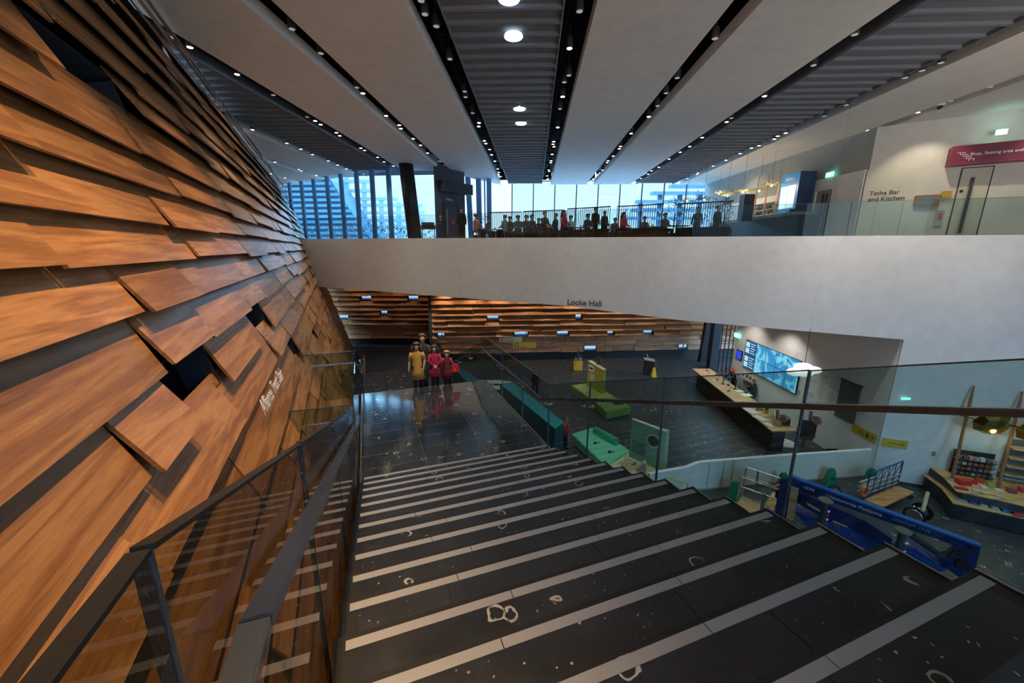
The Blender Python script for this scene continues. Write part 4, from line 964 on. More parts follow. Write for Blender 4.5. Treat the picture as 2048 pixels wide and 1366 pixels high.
# basket
bc = at((1516, 1014), .25); bc.z = .25
bk = root('lift_basket', 'aluminium work basket of the lift with control box and wooden floor', 'work basket', V((bc.x, bc.y, 0)), R(-42))
Mb = Matrix.Rotation(R(-42), 3, 'Z')
def BQ(x, y, z): return V((bc.x, bc.y, 0))+Mb @ V((x, y, z))
hx, hy = .55, .38; alu = mat('aluminium_tube', (.55, .52, .44), .35, .8)
for (x, y) in ((-hx, -hy), (hx, -hy), (hx, hy), (-hx, hy)): MB().tube([BQ(x, y, .12), BQ(x*.97, y*.97, 1.28)], .028, 8).build('post', alu, bk)
for z in (1.28, .95, .55, .2):
    MB().tube([BQ(-hx, -hy, z), BQ(hx, -hy, z), BQ(hx, hy, z), BQ(-hx, hy, z), BQ(-hx, -hy, z)], .017, 8).build('rail', alu, bk)
MB().box(BQ(0, 0, .15), (hx*2, hy*2, .05), Mb).build('platform_floor', oak_top, bk)
MB().box(BQ(.48, .0, 1.0), (.16, .34, .28), Mb).build('control_box', black, bk, bevel=.02)
MB().ball(BQ(.44, .0, 1.2), (.09, .09, .06), 10).build('stop_button', redm, bk)
b = MB(); b.tube([BQ(-.2, hy, .12), BQ(-.2, hy+.02, 1.28)], .035, 6); b.tube([BQ(.15, -hy, .12), BQ(.15, -hy, 1.0)], .05, 6); b.build('side_beam', mat('grey_beam', (.25, .23, .2), .5), bk)
# plywood
for i, (q, lb) in enumerate((([(1949, 1139), (1985, 1154), (1950, 1185), (1905, 1160)], 'pale plywood sheet on the floor at the right end of the boom lift'), ([(1545, 985), (1560, 990), (1546, 1022), (1530, 1010)], 'plywood sheet with a row of dark marks leaning behind the lift basket'))):
    P = [at(x, .03+i*.3) for x in q]
    o = MB().prism(P, (0, 0, .03)).build('plywood_sheet', oak_top); tag(o, lb, 'board')
# ---- flat trolley
tr = root('flat_trolley', 'blue-railed flat trolley with orange wooden deck by the white wall', 'trolley', at((1780, 1000), 0))
dk = [at(q, .28) for q in ((1728, 999), (1794, 971), (1829, 984), (1767, 1013))]
MB().prism(dk, (0, 0, -.05)).build('deck', wood_mat('deck_ply', (.42, .20, .07), (.6, .31, .12), (.66, .36, .15), island=False), tr)
tb = lift_blue
a_, c_ = dk[0], dk[1]; up1 = V((0, 0, .95)); b = MB(); b.tube([a_-V((0, 0, .02)), a_+up1, c_+up1, c_-V((0, 0, .02))], .022, 8); b.build('rail_frame', tb, tr)
for k in range(1, 5):
    b = MB(); q = a_.lerp(c_, k/5); b.tube([q, q+up1], .013, 6); b.tube([q+up1*.55, a_.lerp(c_, (k+.8)/5 if k < 4 else 1)+up1], .010, 6); b.build('upright', tb, tr)
for q in dk:
    b = MB(); b.lathe(V((q.x, q.y, .10)).lerp(V((dk[0].x+dk[2].x, dk[0].y+dk[2].y, .2))/2, .12), [(.09, -.02), (.09, .02)], 14, Matrix.Rotation(R(90), 3, 'X')); b.build('wheel', black, tr)
for k in range(9):
    q0 = a_+V((-.12-.02*(k % 3), .03+.05*(k % 3), .12+.055*k)); q1 = c_+V((.0, .05*(k % 3), .12+.055*k)); o = MB().tube([q0, q1], .022, 7).build('scaffold_pole', mat('pole_%d' % (k % 3), [(.5, .45, .38), (.35, .33, .3), (.6, .58, .5)][k % 3], .5)); tag(o, 'pole lying in the bundle behind the trolley rail', 'pole', 'poles bundled behind the trolley rail')
oc = V((a_.x-.12, a_.y-.05, .62)); b = MB()
for k in range(4):
    b.tube([oc+V((.10*math.cos(t_/9*6.283)*(1+.06*k), .02*k-.04, .17*math.sin(t_/9*6.283))) for t_ in range(10)], .016, 6)
o = b.build('cable_coil', mat('orange_cable', (.85, .17, .03), .5)); tag(o, 'bright orange cable coil hung on the left end of the trolley', 'cable')
# ---- cable drum with cardboard tube
dc = at((1832, 1042), .0)
dr = root('cable_drum', 'black wheeled cable drum on the floor right of the boom lift', 'drum', dc)
Mx = Matrix.Rotation(R(25), 3, 'Z') @ Matrix.Rotation(R(90), 3, 'Y')
for sx in (-.26, .26):
    b = MB(); b.lathe(dc+Matrix.Rotation(R(25), 3, 'Z') @ V((sx, 0, .27)), [(.27, -.015), (.27, .015)], 20, Mx); b.build('wheel', black, dr)
    b = MB(); b.lathe(dc+Matrix.Rotation(R(25), 3, 'Z') @ V((sx*1.08, 0, .27)), [(.20, -.006), (.21, .006)], 20, Mx); b.build('rim', steel, dr)
b = MB(); b.lathe(dc+V((0, 0, .27)), [(.15, -.25), (.15, .25)], 16, Mx); b.build('core', darkgrey, dr)
b = MB()
rn = random.Random(2)
for k in range(26): b.ball(dc+V((rn.uniform(-.2, .2), rn.uniform(-.12, .12), .44+rn.uniform(-.03, .03))), .014, 5)
b.build('cable_ends', wht, dr)
b = MB(); b.tube([dc+V((.0, -.1, .42)), dc+V((.42, .25, .86))], .05, 10); o = b.build('cardboard_tube', mat('cardboard', (.5, .42, .25), .8)); tag(o, 'beige cardboard tube standing at a slant on the cable drum', 'tube')
# wheel lying behind the lift
p = at((1668, 985), .25); o = MB(); o.tube([p+V((.24*math.cos(k*.449), .1*math.sin(k*.449), .2*math.sin(k*.449))) for k in range(15)], .03, 8); o = o.build('rubber_tyre', black); tag(o, 'black tyre just behind the top of the blue boom', 'tyre')

# ================================================================== SHOP
sh = root('shop_display', 'dark curved shop counter with two oak shelves against the white wall', 'shop counter', FP(15.4, 0, .8))
def shelf(pts, z, th, name, m, depth=None):
    P = [at(q, z) for q in pts]; last = P[-1]; P.append(last+(P[-1]-P[-2]).normalized()*2.5)
    bk0 = FP(P[0].x+.25, z, .03); bk1 = FP(P[-1].x+1.0, z, .03)
    poly = [V((q.x, q.y, z)) for q in P]+[bk1, bk0]
    return MB().prism(poly, (0, 0, -th)).build(name, m, sh), P
shelf([(1884, 977), (1906, 1006), (2048, 1037)], .52, .50, 'base', black)
_, PF2 = shelf([(1884, 977), (1906, 1006), (2048, 1037)], .56, .03, 'lower_shelf', oak_top)
shelf([(1905, 968), (1926, 985), (2048, 1012)], .82, .24, 'upper_base', darkgrey)
_, PF1 = shelf([(1890, 957), (1913, 982), (2029, 1007), (2048, 1012)], .86, .03, 'upper_shelf', oak_top)
# leaning posts
for i, (t0, b0) in enumerate((((1948, 771), (1904, 958)), ((2045, 783), (1996, 975)))):
    bb = at(b0, .88); tt = on(t0, FP(0, 0, .08), FN)
    o = MB().tube([bb, bb.lerp(tt, .85), tt], [.045, .045, .025], 8).build('leaning_post', mat('brown_post', (.30, .14, .06), .55)); tag(o, 'tall brown wooden post leaning on the white wall, %s of the brass lampshade' % ['left', 'right'][i], 'post')
# display rack
Pq = [on(q, FP(0, 0, .35), FN) for q in ((1919, 905), (2002, 919), (1994, 975), (1913, 962))]
rk = root('card_rack', 'black tiered rack of small boxes between the two leaning posts', 'rack', V((Pq[3].x, Pq[3].y, .87)))
w0, w1 = Pq[3].x, Pq[2].x; zt_ = 1.62
def FQ(x, z, n): return FP(x, z, n)
for z in (.90, 1.08, 1.26, 1.44): MB().hexa([FQ(w0, z, .15), FQ(w1, z, .15), FQ(w1, z, .35), FQ(w0, z, .35), FQ(w0, z+.02, .15), FQ(w1, z+.02, .15), FQ(w1, z+.02, .35), FQ(w0, z+.02, .35)]).build('tier', black, rk)
MB().hexa([FQ(w0, .88, .12), FQ(w1, .88, .12), FQ(w1, .88, .15), FQ(w0, .88, .15), FQ(w0, zt_+.1, .12), FQ(w1, zt_+.1, .12), FQ(w1, zt_+.1, .15), FQ(w0, zt_+.1, .15)]).build('backboard', black, rk)
rn = random.Random(8); pal = [(.5, .5, .48), (.25, .08, .06), (.6, .58, .5), (.12, .13, .15), (.35, .33, .3), (.3, .12, .08)]
for zi, z in enumerate((.92, 1.10, 1.28, 1.46)):
    n = 7
    for k in range(n):
        x = w0+(w1-w0)*(k+.5)/n; wd_ = (w1-w0)/n*.38; h = rn.uniform(.09, .13); ci = rn.randrange(6)
        o = MB().hexa([FQ(x-wd_, z, .2), FQ(x+wd_, z, .2), FQ(x+wd_, z, .33), FQ(x-wd_, z, .33), FQ(x-wd_, z+h, .2), FQ(x+wd_, z+h, .2), FQ(x+wd_, z+h, .33), FQ(x-wd_, z+h, .33)]).build('small_box', mat('ware_%d' % ci, pal[ci], .5)); tag(o, 'tiny box standing on a tier of the black rack', 'box', 'small boxes on the black rack')
# goods on the shelves
def good(px, py, z, d, col, rz, lab, grp, name='book'):
    c = at((px, py), z); mk = 'good_%d_%d_%d' % tuple(int(v*99) for v in col)
    o = MB().box(V((c.x, c.y, z+d[2]/2+.003)), d, Matrix.Rotation(rz, 3, 'Z')).build(name, mat(mk, col, .5), bevel=.004)
    tag(o, lab, {'book': 'book', 'gift_box': 'box'}[name], grp)
wa = math.atan2(FM, 1)
G = [(1906, 961, (.22, .12, .04), (.2, .35, .42), 'small pale blue box at the left tip of the shop shelf'), (1925, 968, (.34, .22, .16), (.62, .03, .03), 'large bright red box on the upper shop shelf'),
     (1922, 978, (.30, .14, .05), (.5, .03, .04), 'flat red box in front of the large red box'), (1943, 966, (.22, .14, .10), (.45, .03, .03), 'red box right behind the large red box'), (1958, 964, (.2, .14, .12), (.6, .06, .04), 'red box farthest right in the red group'),
     (1953, 983, (.2, .12, .05), (.55, .55, .45), 'cream box on the shelf right of the red boxes'), (1968, 977, (.16, .14, .06), (.75, .7, .68), 'white and pink box in the middle of the shelf'), (1975, 988, (.3, .14, .04), (.62, .52, .16), 'yellow flat box on the upper shelf'),
     (1981, 974, (.16, .16, .10), (.3, .45, .08), 'lime green box near the right post'), (1996, 981, (.2, .12, .04), (.7, .72, .6), 'pale box at the foot of the right post'), (1999, 994, (.22, .14, .05), (.5, .52, .5), 'silver box at the shelf edge'),
     (2022, 985, (.2, .16, .14), (.25, .08, .10), 'maroon box with pale top near the frame edge'), (2015, 999, (.24, .14, .03), (.5, .45, .1), 'olive yellow flat box at the shelf edge'), (2044, 984, (.18, .16, .16), (.6, .07, .08), 'red box cut by the right frame edge')]
for px, py, d, c, lb in G: good(px, py, .86, d, c, wa+rnd.uniform(-.3, .3), lb, 'boxes on the upper shop shelf', 'gift_box')
for px, py, c, lb in ((1925, 1001, (.35, .38, .42), 'grey-blue book'), (1946, 1006, (.04, .14, .3), 'dark blue book'), (1968, 1012, (.4, .4, .42), 'light grey book'), (1990, 1018, (.35, .36, .4), 'greyish book'), (2012, 1023, (.05, .15, .45), 'bright blue book'), (2034, 1030, (.45, .05, .06), 'dark red book')):
    good(px, py, .56, (.30, .22, .03), c, wa+rnd.uniform(-.3, .3), lb+' lying on the lower shop shelf', 'books on the lower shop shelf')
# wall shelves on the right
x_ = on((2025, 900), FP(0, 0, .2), FN).x
ws = root('wall_shelf_unit', 'oak wall shelves at the right frame edge beside the right post', 'shelf', FP(x_+.7, .9, .2))
for k, z in enumerate((2.05, 1.72, 1.42, 1.12)):
    MB().hexa([FP(x_-.12*(3-k)*0, z, .02), FP(x_+2.0, z, .02), FP(x_+2.0, z, .36), FP(x_, z, .36), FP(x_, z+.035, .02), FP(x_+2.0, z+.035, .02), FP(x_+2.0, z+.035, .36), FP(x_, z+.035, .36)]).build('shelf_board', oak_top, ws)
MB().hexa([FP(x_+.02, .9, .015), FP(x_+2.0, .9, .015), FP(x_+2.0, .9, .03), FP(x_+.02, .9, .03), FP(x_+.02, 2.3, .015), FP(x_+2, 2.3, .015), FP(x_+2, 2.3, .03), FP(x_+.02, 2.3, .03)]).build('back_panel', mat('slate_blue_panel', (.10, .12, .14), .6), ws)
# brass faceted lampshades
brass = mat('brass_facets', (.38, .28, .08), .25, 1)
for i, (px, py) in enumerate(((1983, 846), (2072, 862))):
    c = on((px, py), FP(0, 0, .7), FN); r_ = root('brass_lampshade', 'large faceted brass lampshade glowing above the shop shelf, %s' % ['between the two posts', 'cut by the right frame edge'][i], 'lamp', c)
    b = MB(); Mq = FN.to_track_quat('Z', 'Y').to_matrix() @ Matrix.Rotation(.35, 3, 'X'); b.lathe(c, [(.45, -.0), (.46, .02), (.30, .20), (.04, .26), (.03, .24), (.28, .17), (.43, .0)], 8, Mq); b.build('shade', brass, r_)
    MB().box(c+Mq @ V((.06, -.22, -.02)), (.34, .16, .03), Mq).build('diffuser', mat('lamp_glow_yellow', (.9, .8, .4), .4, emit=(1, .86, .38), es=1.2), r_)
    b = MB(); b.tube([c-V((.7, -.28, -.12)), c, c+V((.7, -.28, -.04))], .014, 6); b.build('cable', black, r_)
    lamp('brass_lamp_light', 'POINT', c+V((0, -.2, -.35)), 9, (1, .85, .5), size=.08)
# ================================================================== DISPLAY ISLANDS IN THE HALL
def island(name, lab, cat, pts, zt, m):
    r_ = root(name, lab, cat, V((sum(p.x for p in pts)/len(pts), sum(p.y for p in pts)/len(pts), 0))); cen = sum(pts, V((0, 0, 0)))/len(pts)
    low = [V((p.x+(cen.x-p.x)*.04, p.y+(cen.y-p.y)*.04, 0.02)) for p in pts]; top = [V((p.x, p.y, zt)) for p in pts]; n = len(pts)
    b = MB(); b.add(low+top, [tuple(range(n-1, -1, -1)), tuple(range(n, 2*n))]+[(i, (i+1) % n, n+(i+1) % n, n+i) for i in range(n)]); b.build('plinth', m, r_, bevel=.03); return r_
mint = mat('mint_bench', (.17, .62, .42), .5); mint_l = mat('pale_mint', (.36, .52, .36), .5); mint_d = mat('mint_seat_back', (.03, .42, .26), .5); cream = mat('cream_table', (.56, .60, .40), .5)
Zt = .45
q = [at(p, Zt) for p in ((1143, 867), (1190, 853), (1262, 902), (1213, 933))]
mi = island('mint_bench', 'mint green upholstered bench with low backrest beside the foot of the stair', 'bench', q, Zt, mint)
e0, e1 = at((1188, 865), Zt), at((1233, 890), Zt); d = (e1-e0).normalized()
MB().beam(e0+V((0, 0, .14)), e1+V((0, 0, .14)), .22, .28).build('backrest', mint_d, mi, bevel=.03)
for i, (px, py) in enumerate(((1190, 887), (1219, 905))):
    c = at((px, py), Zt); r_ = root('magnifier', 'small black hand magnifier on the mint bench, %s' % ['farther', 'nearer the cream table'][i], 'magnifier', c); MB().lathe(c+V((0, 0, 0)), [(.06, 0), (.07, .05), (.05, .06)], 12).build('lens_ring', black, r_); MB().tube([c+V((.05, 0, .03)), c+V((.2, .05, .03))], .015, 6).build('handle', darkgrey, r_)
q = [at(p, Zt) for p in ((1214, 933), (1262, 902), (1345, 948), (1275, 957))]
q[2] = at((1340, 946), Zt); q[3] = at((1275, 956), Zt)
ct2 = island('cream_table', 'pale cream-green display table with inlaid game board joined to the mint bench', 'display table', q, Zt+.02, cream)
gb = [at(p, Zt+.03) for p in ((1237, 926), (1253, 916), (1279, 930), (1262, 942))]
MB().prism(gb, (0, 0, .01)).build('inlay', mat('inlay_sand', (.45, .36, .22), .6), ct2)
rn = random.Random(5)
for k in range(12):
    c = gb[0].lerp(gb[2], .2+rn.random()*.6)+V((rn.uniform(-.12, .12), rn.uniform(-.1, .1), .02)); o = MB().lathe(c, [(.035, 0), (.035, .03), (.02, .04)], 10).build('game_piece', [wht, mat('grey_piece', (.2, .24, .22), .5)][k % 2]); tag(o, 'small round game piece on the inlaid board', 'game piece', 'game pieces on the cream table')
c = at((1283, 941), Zt+.02); MzB = Matrix.Rotation(R(-20), 3, 'Z'); b = MB(); b.prism([c+MzB @ V(v) for v in ((-.22, -.12, 0), (.14, -.12, 0), (.14, -.12, .34), (.04, -.12, .38))], MzB @ V((0, .24, 0)))
o = b.build('wedge_block', mat('grey_foam', (.42, .44, .38), .7), bevel=.01); tag(o, 'grey wedge-shaped block on the cream display table', 'block')
# upright mint panel with text
pa = at((1258, 913), Zt+.02); pb = at((1313, 938), Zt+.02); pd_ = (pb-pa).normalized(); pn = V((pd_.y, -pd_.x, 0))
if pn.y > 0: pn = -pn
pn_ = root('info_panel', 'tall pale mint panel with lines of text and a round porthole', 'information panel', pa.lerp(pb, .5))
hgt = 1.55
pc = pb+pd_*.55
zz = V((0, 0, 1))
b = MB().prism([pa, pb, pb+zz*hgt, pa+zz*hgt], -pn*.10); b.build('board', mat('mint_board', (.20, .40, .28), .55), pn_)
MB().prism([pb, pb+pd_*.25-pn*.05, pb+pd_*.2-pn*.05+zz*hgt, pb+zz*hgt], -pn*.22).build('side_wing', mint_l, pn_)
b = MB(); b.beam(pa+zz*(hgt+.01)-pn*.05, pb+pd_*.2+zz*(hgt+.01)-pn*.05, .14, .03); b.build('top_edge', mat('pale_mint_edge', (.5, .62, .45), .5), pn_)
rnn = random.Random(6); b = MB(); Lw = (pb-pa).length
for k in range(7): b.beam(pa+pd_*Lw*.08+zz*(.75-k*.075)+pn*.006, pa+pd_*Lw*(.58-rnn.random()*.05)+zz*(.75-k*.075)+pn*.006, .008, .022)
b.build('text_rows', ink, pn_)
Mq = pn.to_track_quat('Z', 'Y').to_matrix()
b = MB(); b.lathe(pa+pd_*Lw*.80+zz*1.02, [(.27, -.0), (.27, .03), (.22, .03), (.20, .01)], 24, Mq); b.build('porthole_ring', mint_l, pn_)
b = MB(); b.lathe(pa+pd_*Lw*.80+zz*1.02, [(.21, .0), (.21, .012)], 24, Mq); b.build('porthole_glass', mat('porthole', (.05, .07, .07), .2), pn_)
b = MB()
for k in range(-3, 4): b.beam(pa+pd_*Lw*.80+zz*(1.02+k*.055)+pn*.02-pd_*(.04*k*k/3-.17)*-1, pa+pd_*Lw*.80+zz*(1.02+k*.055)+pn*.02+pd_*(.17-.04*k*k/3), .006, .012)
b.build('porthole_wires', steel, pn_)
b = MB()
for k in range(4): b.beam(pa+pd_*Lw*.80-pd_*.12+zz*(.62-k*.09)+pn*.006, pa+pd_*Lw*.80+pd_*.15+zz*(.62-k*.09)+pn*.006, .006, .03)
b.build('caption_rows', mat('blue_caption', (.25, .5, .55), .6), pn_)
# olive island
olive = mat('olive_bench', (.20, .34, .07), .55); olive_l = mat('lime_table', (.42, .48, .10), .5); oly = mat('mustard_panel', (.45, .38, .06), .55)
q = [at(p, Zt) for p in ((1186, 800), (1232, 788), (1263, 814), (1213, 824))]
q[1] = at((1228, 792), Zt)
oi = island('olive_bench', 'dark olive green bench island in the middle of the hall', 'bench', q, Zt, olive)
c = at((1235, 806), Zt); MB().box(c+V((0, 0, .06)), (.5, .4, .12), Matrix.Rotation(.2, 3, 'Z')).build('table_block', mat('dark_olive', (.05, .08, .02), .5), oi)
q = [at(p, Zt) for p in ((1142, 770), (1182, 765), (1230, 793), (1184, 800))]
oj = island('lime_table', 'yellow-green display table joined to the olive bench', 'display table', q, Zt, olive_l)
gb = [at(p, Zt+.005) for p in ((1150, 772), (1163, 770), (1178, 781), (1168, 788))]; MB().prism(gb, (0, 0, .01)).build('inlay', mat('inlay_lime', (.6, .62, .3), .5), oj)
pa = at((1174, 771), Zt); pb = at((1203, 787), Zt); pb2 = at((1214, 787), Zt); pd_ = (pb-pa).normalized(); pn = V((pd_.y, -pd_.x, 0))
if pn.y > 0: pn = -pn
op = root('info_panel', 'mustard yellow upright panel with pictures on the lime table', 'information panel', pa.lerp(pb, .5))
MB().prism([pa, pb, pb+zz*1.35, pa+zz*1.5], -pn*.22).build('board', oly, op); MB().beam(pa+zz*1.51-pn*.1, pb+zz*1.37-pn*.1, .26, .05).build('top_edge', mat('pale_yellow_edge', (.62, .58, .25), .5), op)
Lw = (pb-pa).length
for k, (s0, s1, z0, z1, mc_) in enumerate(((.08, .42, 1.0, 1.35, wht), (.2, .5, .5, .85, cream), (.12, .36, 1.1, 1.22, ink))):
    MB().prism([pa+pd_*Lw*s0+zz*z0+pn*(.004+.004*k), pa+pd_*Lw*s1+zz*z0+pn*(.004+.004*k), pa+pd_*Lw*s1+zz*z1+pn*(.004+.004*k), pa+pd_*Lw*s0+zz*z1+pn*(.004+.004*k)], pn*.006).build('picture', mc_, op)
for i in (0, 1):
    p = at((1191+i*4, 792), 0); o = MB().tube([V((p.x, p.y, 0)), V((p.x, p.y, 2.35))], .055, 12).build('slim_pole', mat('moss_pole', (.10, .11, .06), .5)); tag(o, 'slender dark round pole standing in front of the mustard panel, %s of the pair' % ['left', 'right'][i], 'pole')
# teal bench-height screen along the stair
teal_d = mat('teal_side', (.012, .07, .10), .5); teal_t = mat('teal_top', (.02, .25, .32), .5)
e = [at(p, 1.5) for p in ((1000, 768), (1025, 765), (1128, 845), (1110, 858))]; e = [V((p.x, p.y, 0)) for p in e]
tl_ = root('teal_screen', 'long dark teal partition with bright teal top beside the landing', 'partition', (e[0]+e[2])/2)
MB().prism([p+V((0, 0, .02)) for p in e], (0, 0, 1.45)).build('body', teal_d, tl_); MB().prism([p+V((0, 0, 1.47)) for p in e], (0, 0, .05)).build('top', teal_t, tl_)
# second teal strip farther away and pale slabs imitating light patterns on the hall floor
e = [at(p, 1.2) for p in ((905, 735), (918, 733), (960, 762), (940, 770))]
o = MB().prism([V((p.x, p.y, .02)) for p in e], (0, 0, 1.2)).build('teal_block', teal_t); tag(o, 'smaller teal partition seen through the glass beyond the landing', 'partition')
rn = random.Random(3)
for k in range(7):
    c = at((965+k % 3*16, 757+k*3.5), .3); o = MB().box(V((c.x, c.y, .1+.09*k % .3)), (1.5, .5, .05), Matrix.Rotation(rn.uniform(-.6, .6), 3, 'Z')).build('floor_light_slab', mat('floor_light_pale', (.52, .58, .42), .6)); tag(o, 'pale green slab standing in for a patch of light on the floor', 'sheet', 'slabs standing in for floor light behind the landing')
# lectern, a-sign, yellow box
p = at((1296, 748), 0); lc = root('lectern', 'black lectern with a pale wooden top in front of the oak wall', 'lectern', p)
MB().box(p+V((0, 0, .5)), (.62, .5, 1.0), Matrix.Rotation(-.2, 3, 'Z')).build('body', black, lc, bevel=.03); MB().box(p+V((0, 0, 1.03)), (.70, .56, .05), Matrix.Rotation(-.2, 3, 'Z') @ Matrix.Rotation(.12, 3, 'Y')).build('top', mat('pale_pink_wood', (.6, .42, .33), .5), lc); MB().tube([p+V((-.05, 0, 1.05)), p+V((-.18, 0, 1.4))], .03, 8).build('reading_arm', mat('pale_pink_wood', (.6, .42, .33), .5), lc)
p = at((1307, 753), 0); r_ = root('caution_sign', 'yellow folding floor sign leaning beside the black lectern', 'floor sign', p)
for sx in (-1, 1): MB().prism([p+V((-.16, sx*.16, 0)), p+V((.16, sx*.16, 0)), p+V((.08, sx*.02, .62)), p+V((-.08, sx*.02, .62))], (0, .02, 0)).build('leaf', mat('bright_yellow', (.75, .5, .04), .5), r_)
p = at((1155, 739), 0); r_ = root('donation_box', 'yellow donation box with a clear glass top by the oak wall', 'donation box', p)
MB().box(p+V((0, 0, .36)), (.62, .5, .70)).build('yellow_body', mat('bright_yellow', (.75, .5, .04), .5), r_); MB().box(p+V((0, 0, .93)), (.6, .48, .44)).build('glass_case', glass, r_)
b = MB()
rn = random.Random(9)
for k in range(14): b.ball(p+V((rn.uniform(-.25, .25), rn.uniform(-.2, .2), .76+rn.random()*.2)), .035, 6)
b.build('coins', wht, r_); MB().box(p+V((0, 0, 1.02)), (.16, .16, .62)).build('post', darkgrey, r_); MB().ball(p+V((-.2, -.26, .45)), .03, 8).build('lock', black, r_)
# steel bench tube by the wall
p = at((997, 704), .5)+V((0, -.35, 0)); o = MB().tube([p-V((.45, 0, 0)), p+V((.6, 0, 0))], .2, 14).build('blue_bolster', mat('bolster_blue', (.03, .2, .42), .5)); tag(o, 'blue cylindrical bolster low against the oak wall behind the glass', 'bolster')
# numbered and yellow signs on the oak wall
def on_back(p, n=.3): d = (fb-fa).normalized(); nn = V((d.y, -d.x, 0)); return on(p, fa+nn*n, nn), d, nn
for i, (p0, p1, m_, s_, lb) in enumerate((((998, 674), (1044, 684), cream, '2  Gallery', 'cream plate with numeral 2 on the oak wall'), ((1026, 685), (1072, 696), mat('bright_yellow', (.75, .5, .04), .5), 'O  Way out', 'yellow plate just below the numeral plate on the oak wall'))):
    a, d, nn = on_back(p0); c, _, _ = on_back(p1); r_ = root('wall_plate', lb, 'sign', V((a.x, a.y, c.z)))
    L_ = (V((c.x, c.y, 0))-V((a.x, a.y, 0))).length; A0 = V((a.x, a.y, c.z)); H_ = a.z-c.z
    MB().prism([A0, A0+d*L_, A0+d*L_+zz*H_, A0+zz*H_], nn*.03).build('plate', m_, r_)
    text('numeral', s_[0], ink, A0+d*.08+zz*.07+nn*.035, d, nn, H_*1.05, .003, r_); MB().beam(A0+d*.5+zz*.1+nn*.035, A0+d*(L_*.62)+zz*.1+nn*.035, .01, .03).build('small_print', ink, r_)
# dark column and stair frame at the right end of the oak wall
p = aty((1427, 700), 27.5); cm_ = root('dark_column', 'dark grey square column at the right end of the oak wall', 'column', V((p.x, p.y, 0)))
MB().box((p.x, p.y, 2.9), (.55, .55, 5.8)).build('shaft', mat('column_grey', (.05, .06, .07), .5), cm_)
p = aty((1412, 700), 29); o = MB().beam(V((p.x-.2, p.y, 0)), V((p.x+.1, p.y, 6)), .5, .4, up=(0, 1, 0)).build('dark_pier', black); tag(o, 'black leaning pier left of the grey column', 'column')
sf_ = root('steel_screen', 'black openwork steel screen beside the reception wall', 'screen', aty((1455, 720), 26.5))
for px in (1442, 1450, 1458, 1466, 1473):
    p = aty((px, 690), 26.5); MB().tube([V((p.x, p.y, 0)), V((p.x-.02, p.y, 5.5))], .035, 6).build('upright', black, sf_)
for z in (1.0, 2.2, 3.4): p = aty((1442, 690), 26.5); MB().beam(V((p.x, p.y, z)), V((p.x+1.15, p.y, z)), .04, .05).build('crossbar', black, sf_)

# ================================================================== UPPER FLOOR
dark = mat('core_dark', (.035, .045, .085), .55)
cr = MB(); C0 = [(-4.55, 24.2), (-3.0, 26.0), (-3.9, 27.6), (-4.95, 26.6)]
cr.prism([V((x, y, UP)) for x, y in C0], (0, 0, 4.2)); cro = struct(cr.build('wall_core', dark))
ca, cb_ = V((-4.55, 24.2, 0)), V((-3.0, 26.0, 0)); cd_ = (cb_-ca).normalized(); cn = V((cd_.y, -cd_.x, 0))
def CP(s, z, n=0): return ca+cd_*s+V((0, 0, z))+cn*n
def cbox(name, s0, s1, z0, z1, n0, n1, m, par=None): return MB().hexa([CP(s0, z0, n0), CP(s1, z0, n0), CP(s1, z0, n1), CP(s0, z0, n1), CP(s0, z1, n0), CP(s1, z1, n0), CP(s1, z1, n1), CP(s0, z1, n1)]).build(name, m, par)
o = cbox('ventilation_box', .3, 2.7, UP+2.75, UP+3.35, 0, .4, mat('box_dark', (.02, .025, .04), .6)); tag(o, 'long dark ventilation box high on the dark blue core wall', 'ventilation box')
dr_ = struct(cbox('door_1', .7, 1.75, UP, UP+2.15, 0, .03, mat('door_dark', (.025, .035, .075), .45)))
cbox('door_frame', .63, .70, UP, UP+2.2, 0, .05, black, dr_); cbox('door_frame', 1.75, 1.82, UP, UP+2.2, 0, .05, black, dr_); cbox('handle', .82, .87, UP+.3, UP+1.8, .03, .08, steel, dr_)
cbox('notice', 1.2, 1.45, UP+.95, UP+1.3, .03, .035, redm, dr_)
o = text('wall_lettering', 'Toilets', wht, CP(.8, UP+2.32, .01), cd_, cn, .2, .003); tag(o, 'tiny pale letters above the door of the dark core wall', 'lettering')
for k in (0, 1):
    o = MB().ball(CP(.35, UP+1.35-k*.17, .03), .05, 8).build('wall_button', wht); tag(o, 'small round white button beside the dark door, %s' % ['upper', 'lower'][k], 'button')
cx = aty((820, 400), 23.8); o = MB().tube([V((cx.x+.18, cx.y, UP)), V((cx.x-.15, cx.y, CEIL+.3))], .40, 20).build('round_column', mat('column_black', (.012, .018, .03), .45), smooth=True); tag(o, 'thick black leaning column in front of the upper windows', 'column')
p = aty((857, 470), 23.2); r_ = root('wooden_planter', 'small stack of wooden crates on legs between the black column and the dark core', 'side table', V((p.x, p.y, UP)))
for k in range(3): MB().box((p.x, p.y, UP+.62+k*.13), (.85-.1*k, .5, .11)).build('crate', mat('crate_wood', (.2, .12, .08), .6), r_)
for sx in (-.35, .35): MB().tube([V((p.x+sx, p.y, UP)), V((p.x+sx, p.y, UP+.55))], .025, 6).build('leg', black, r_)

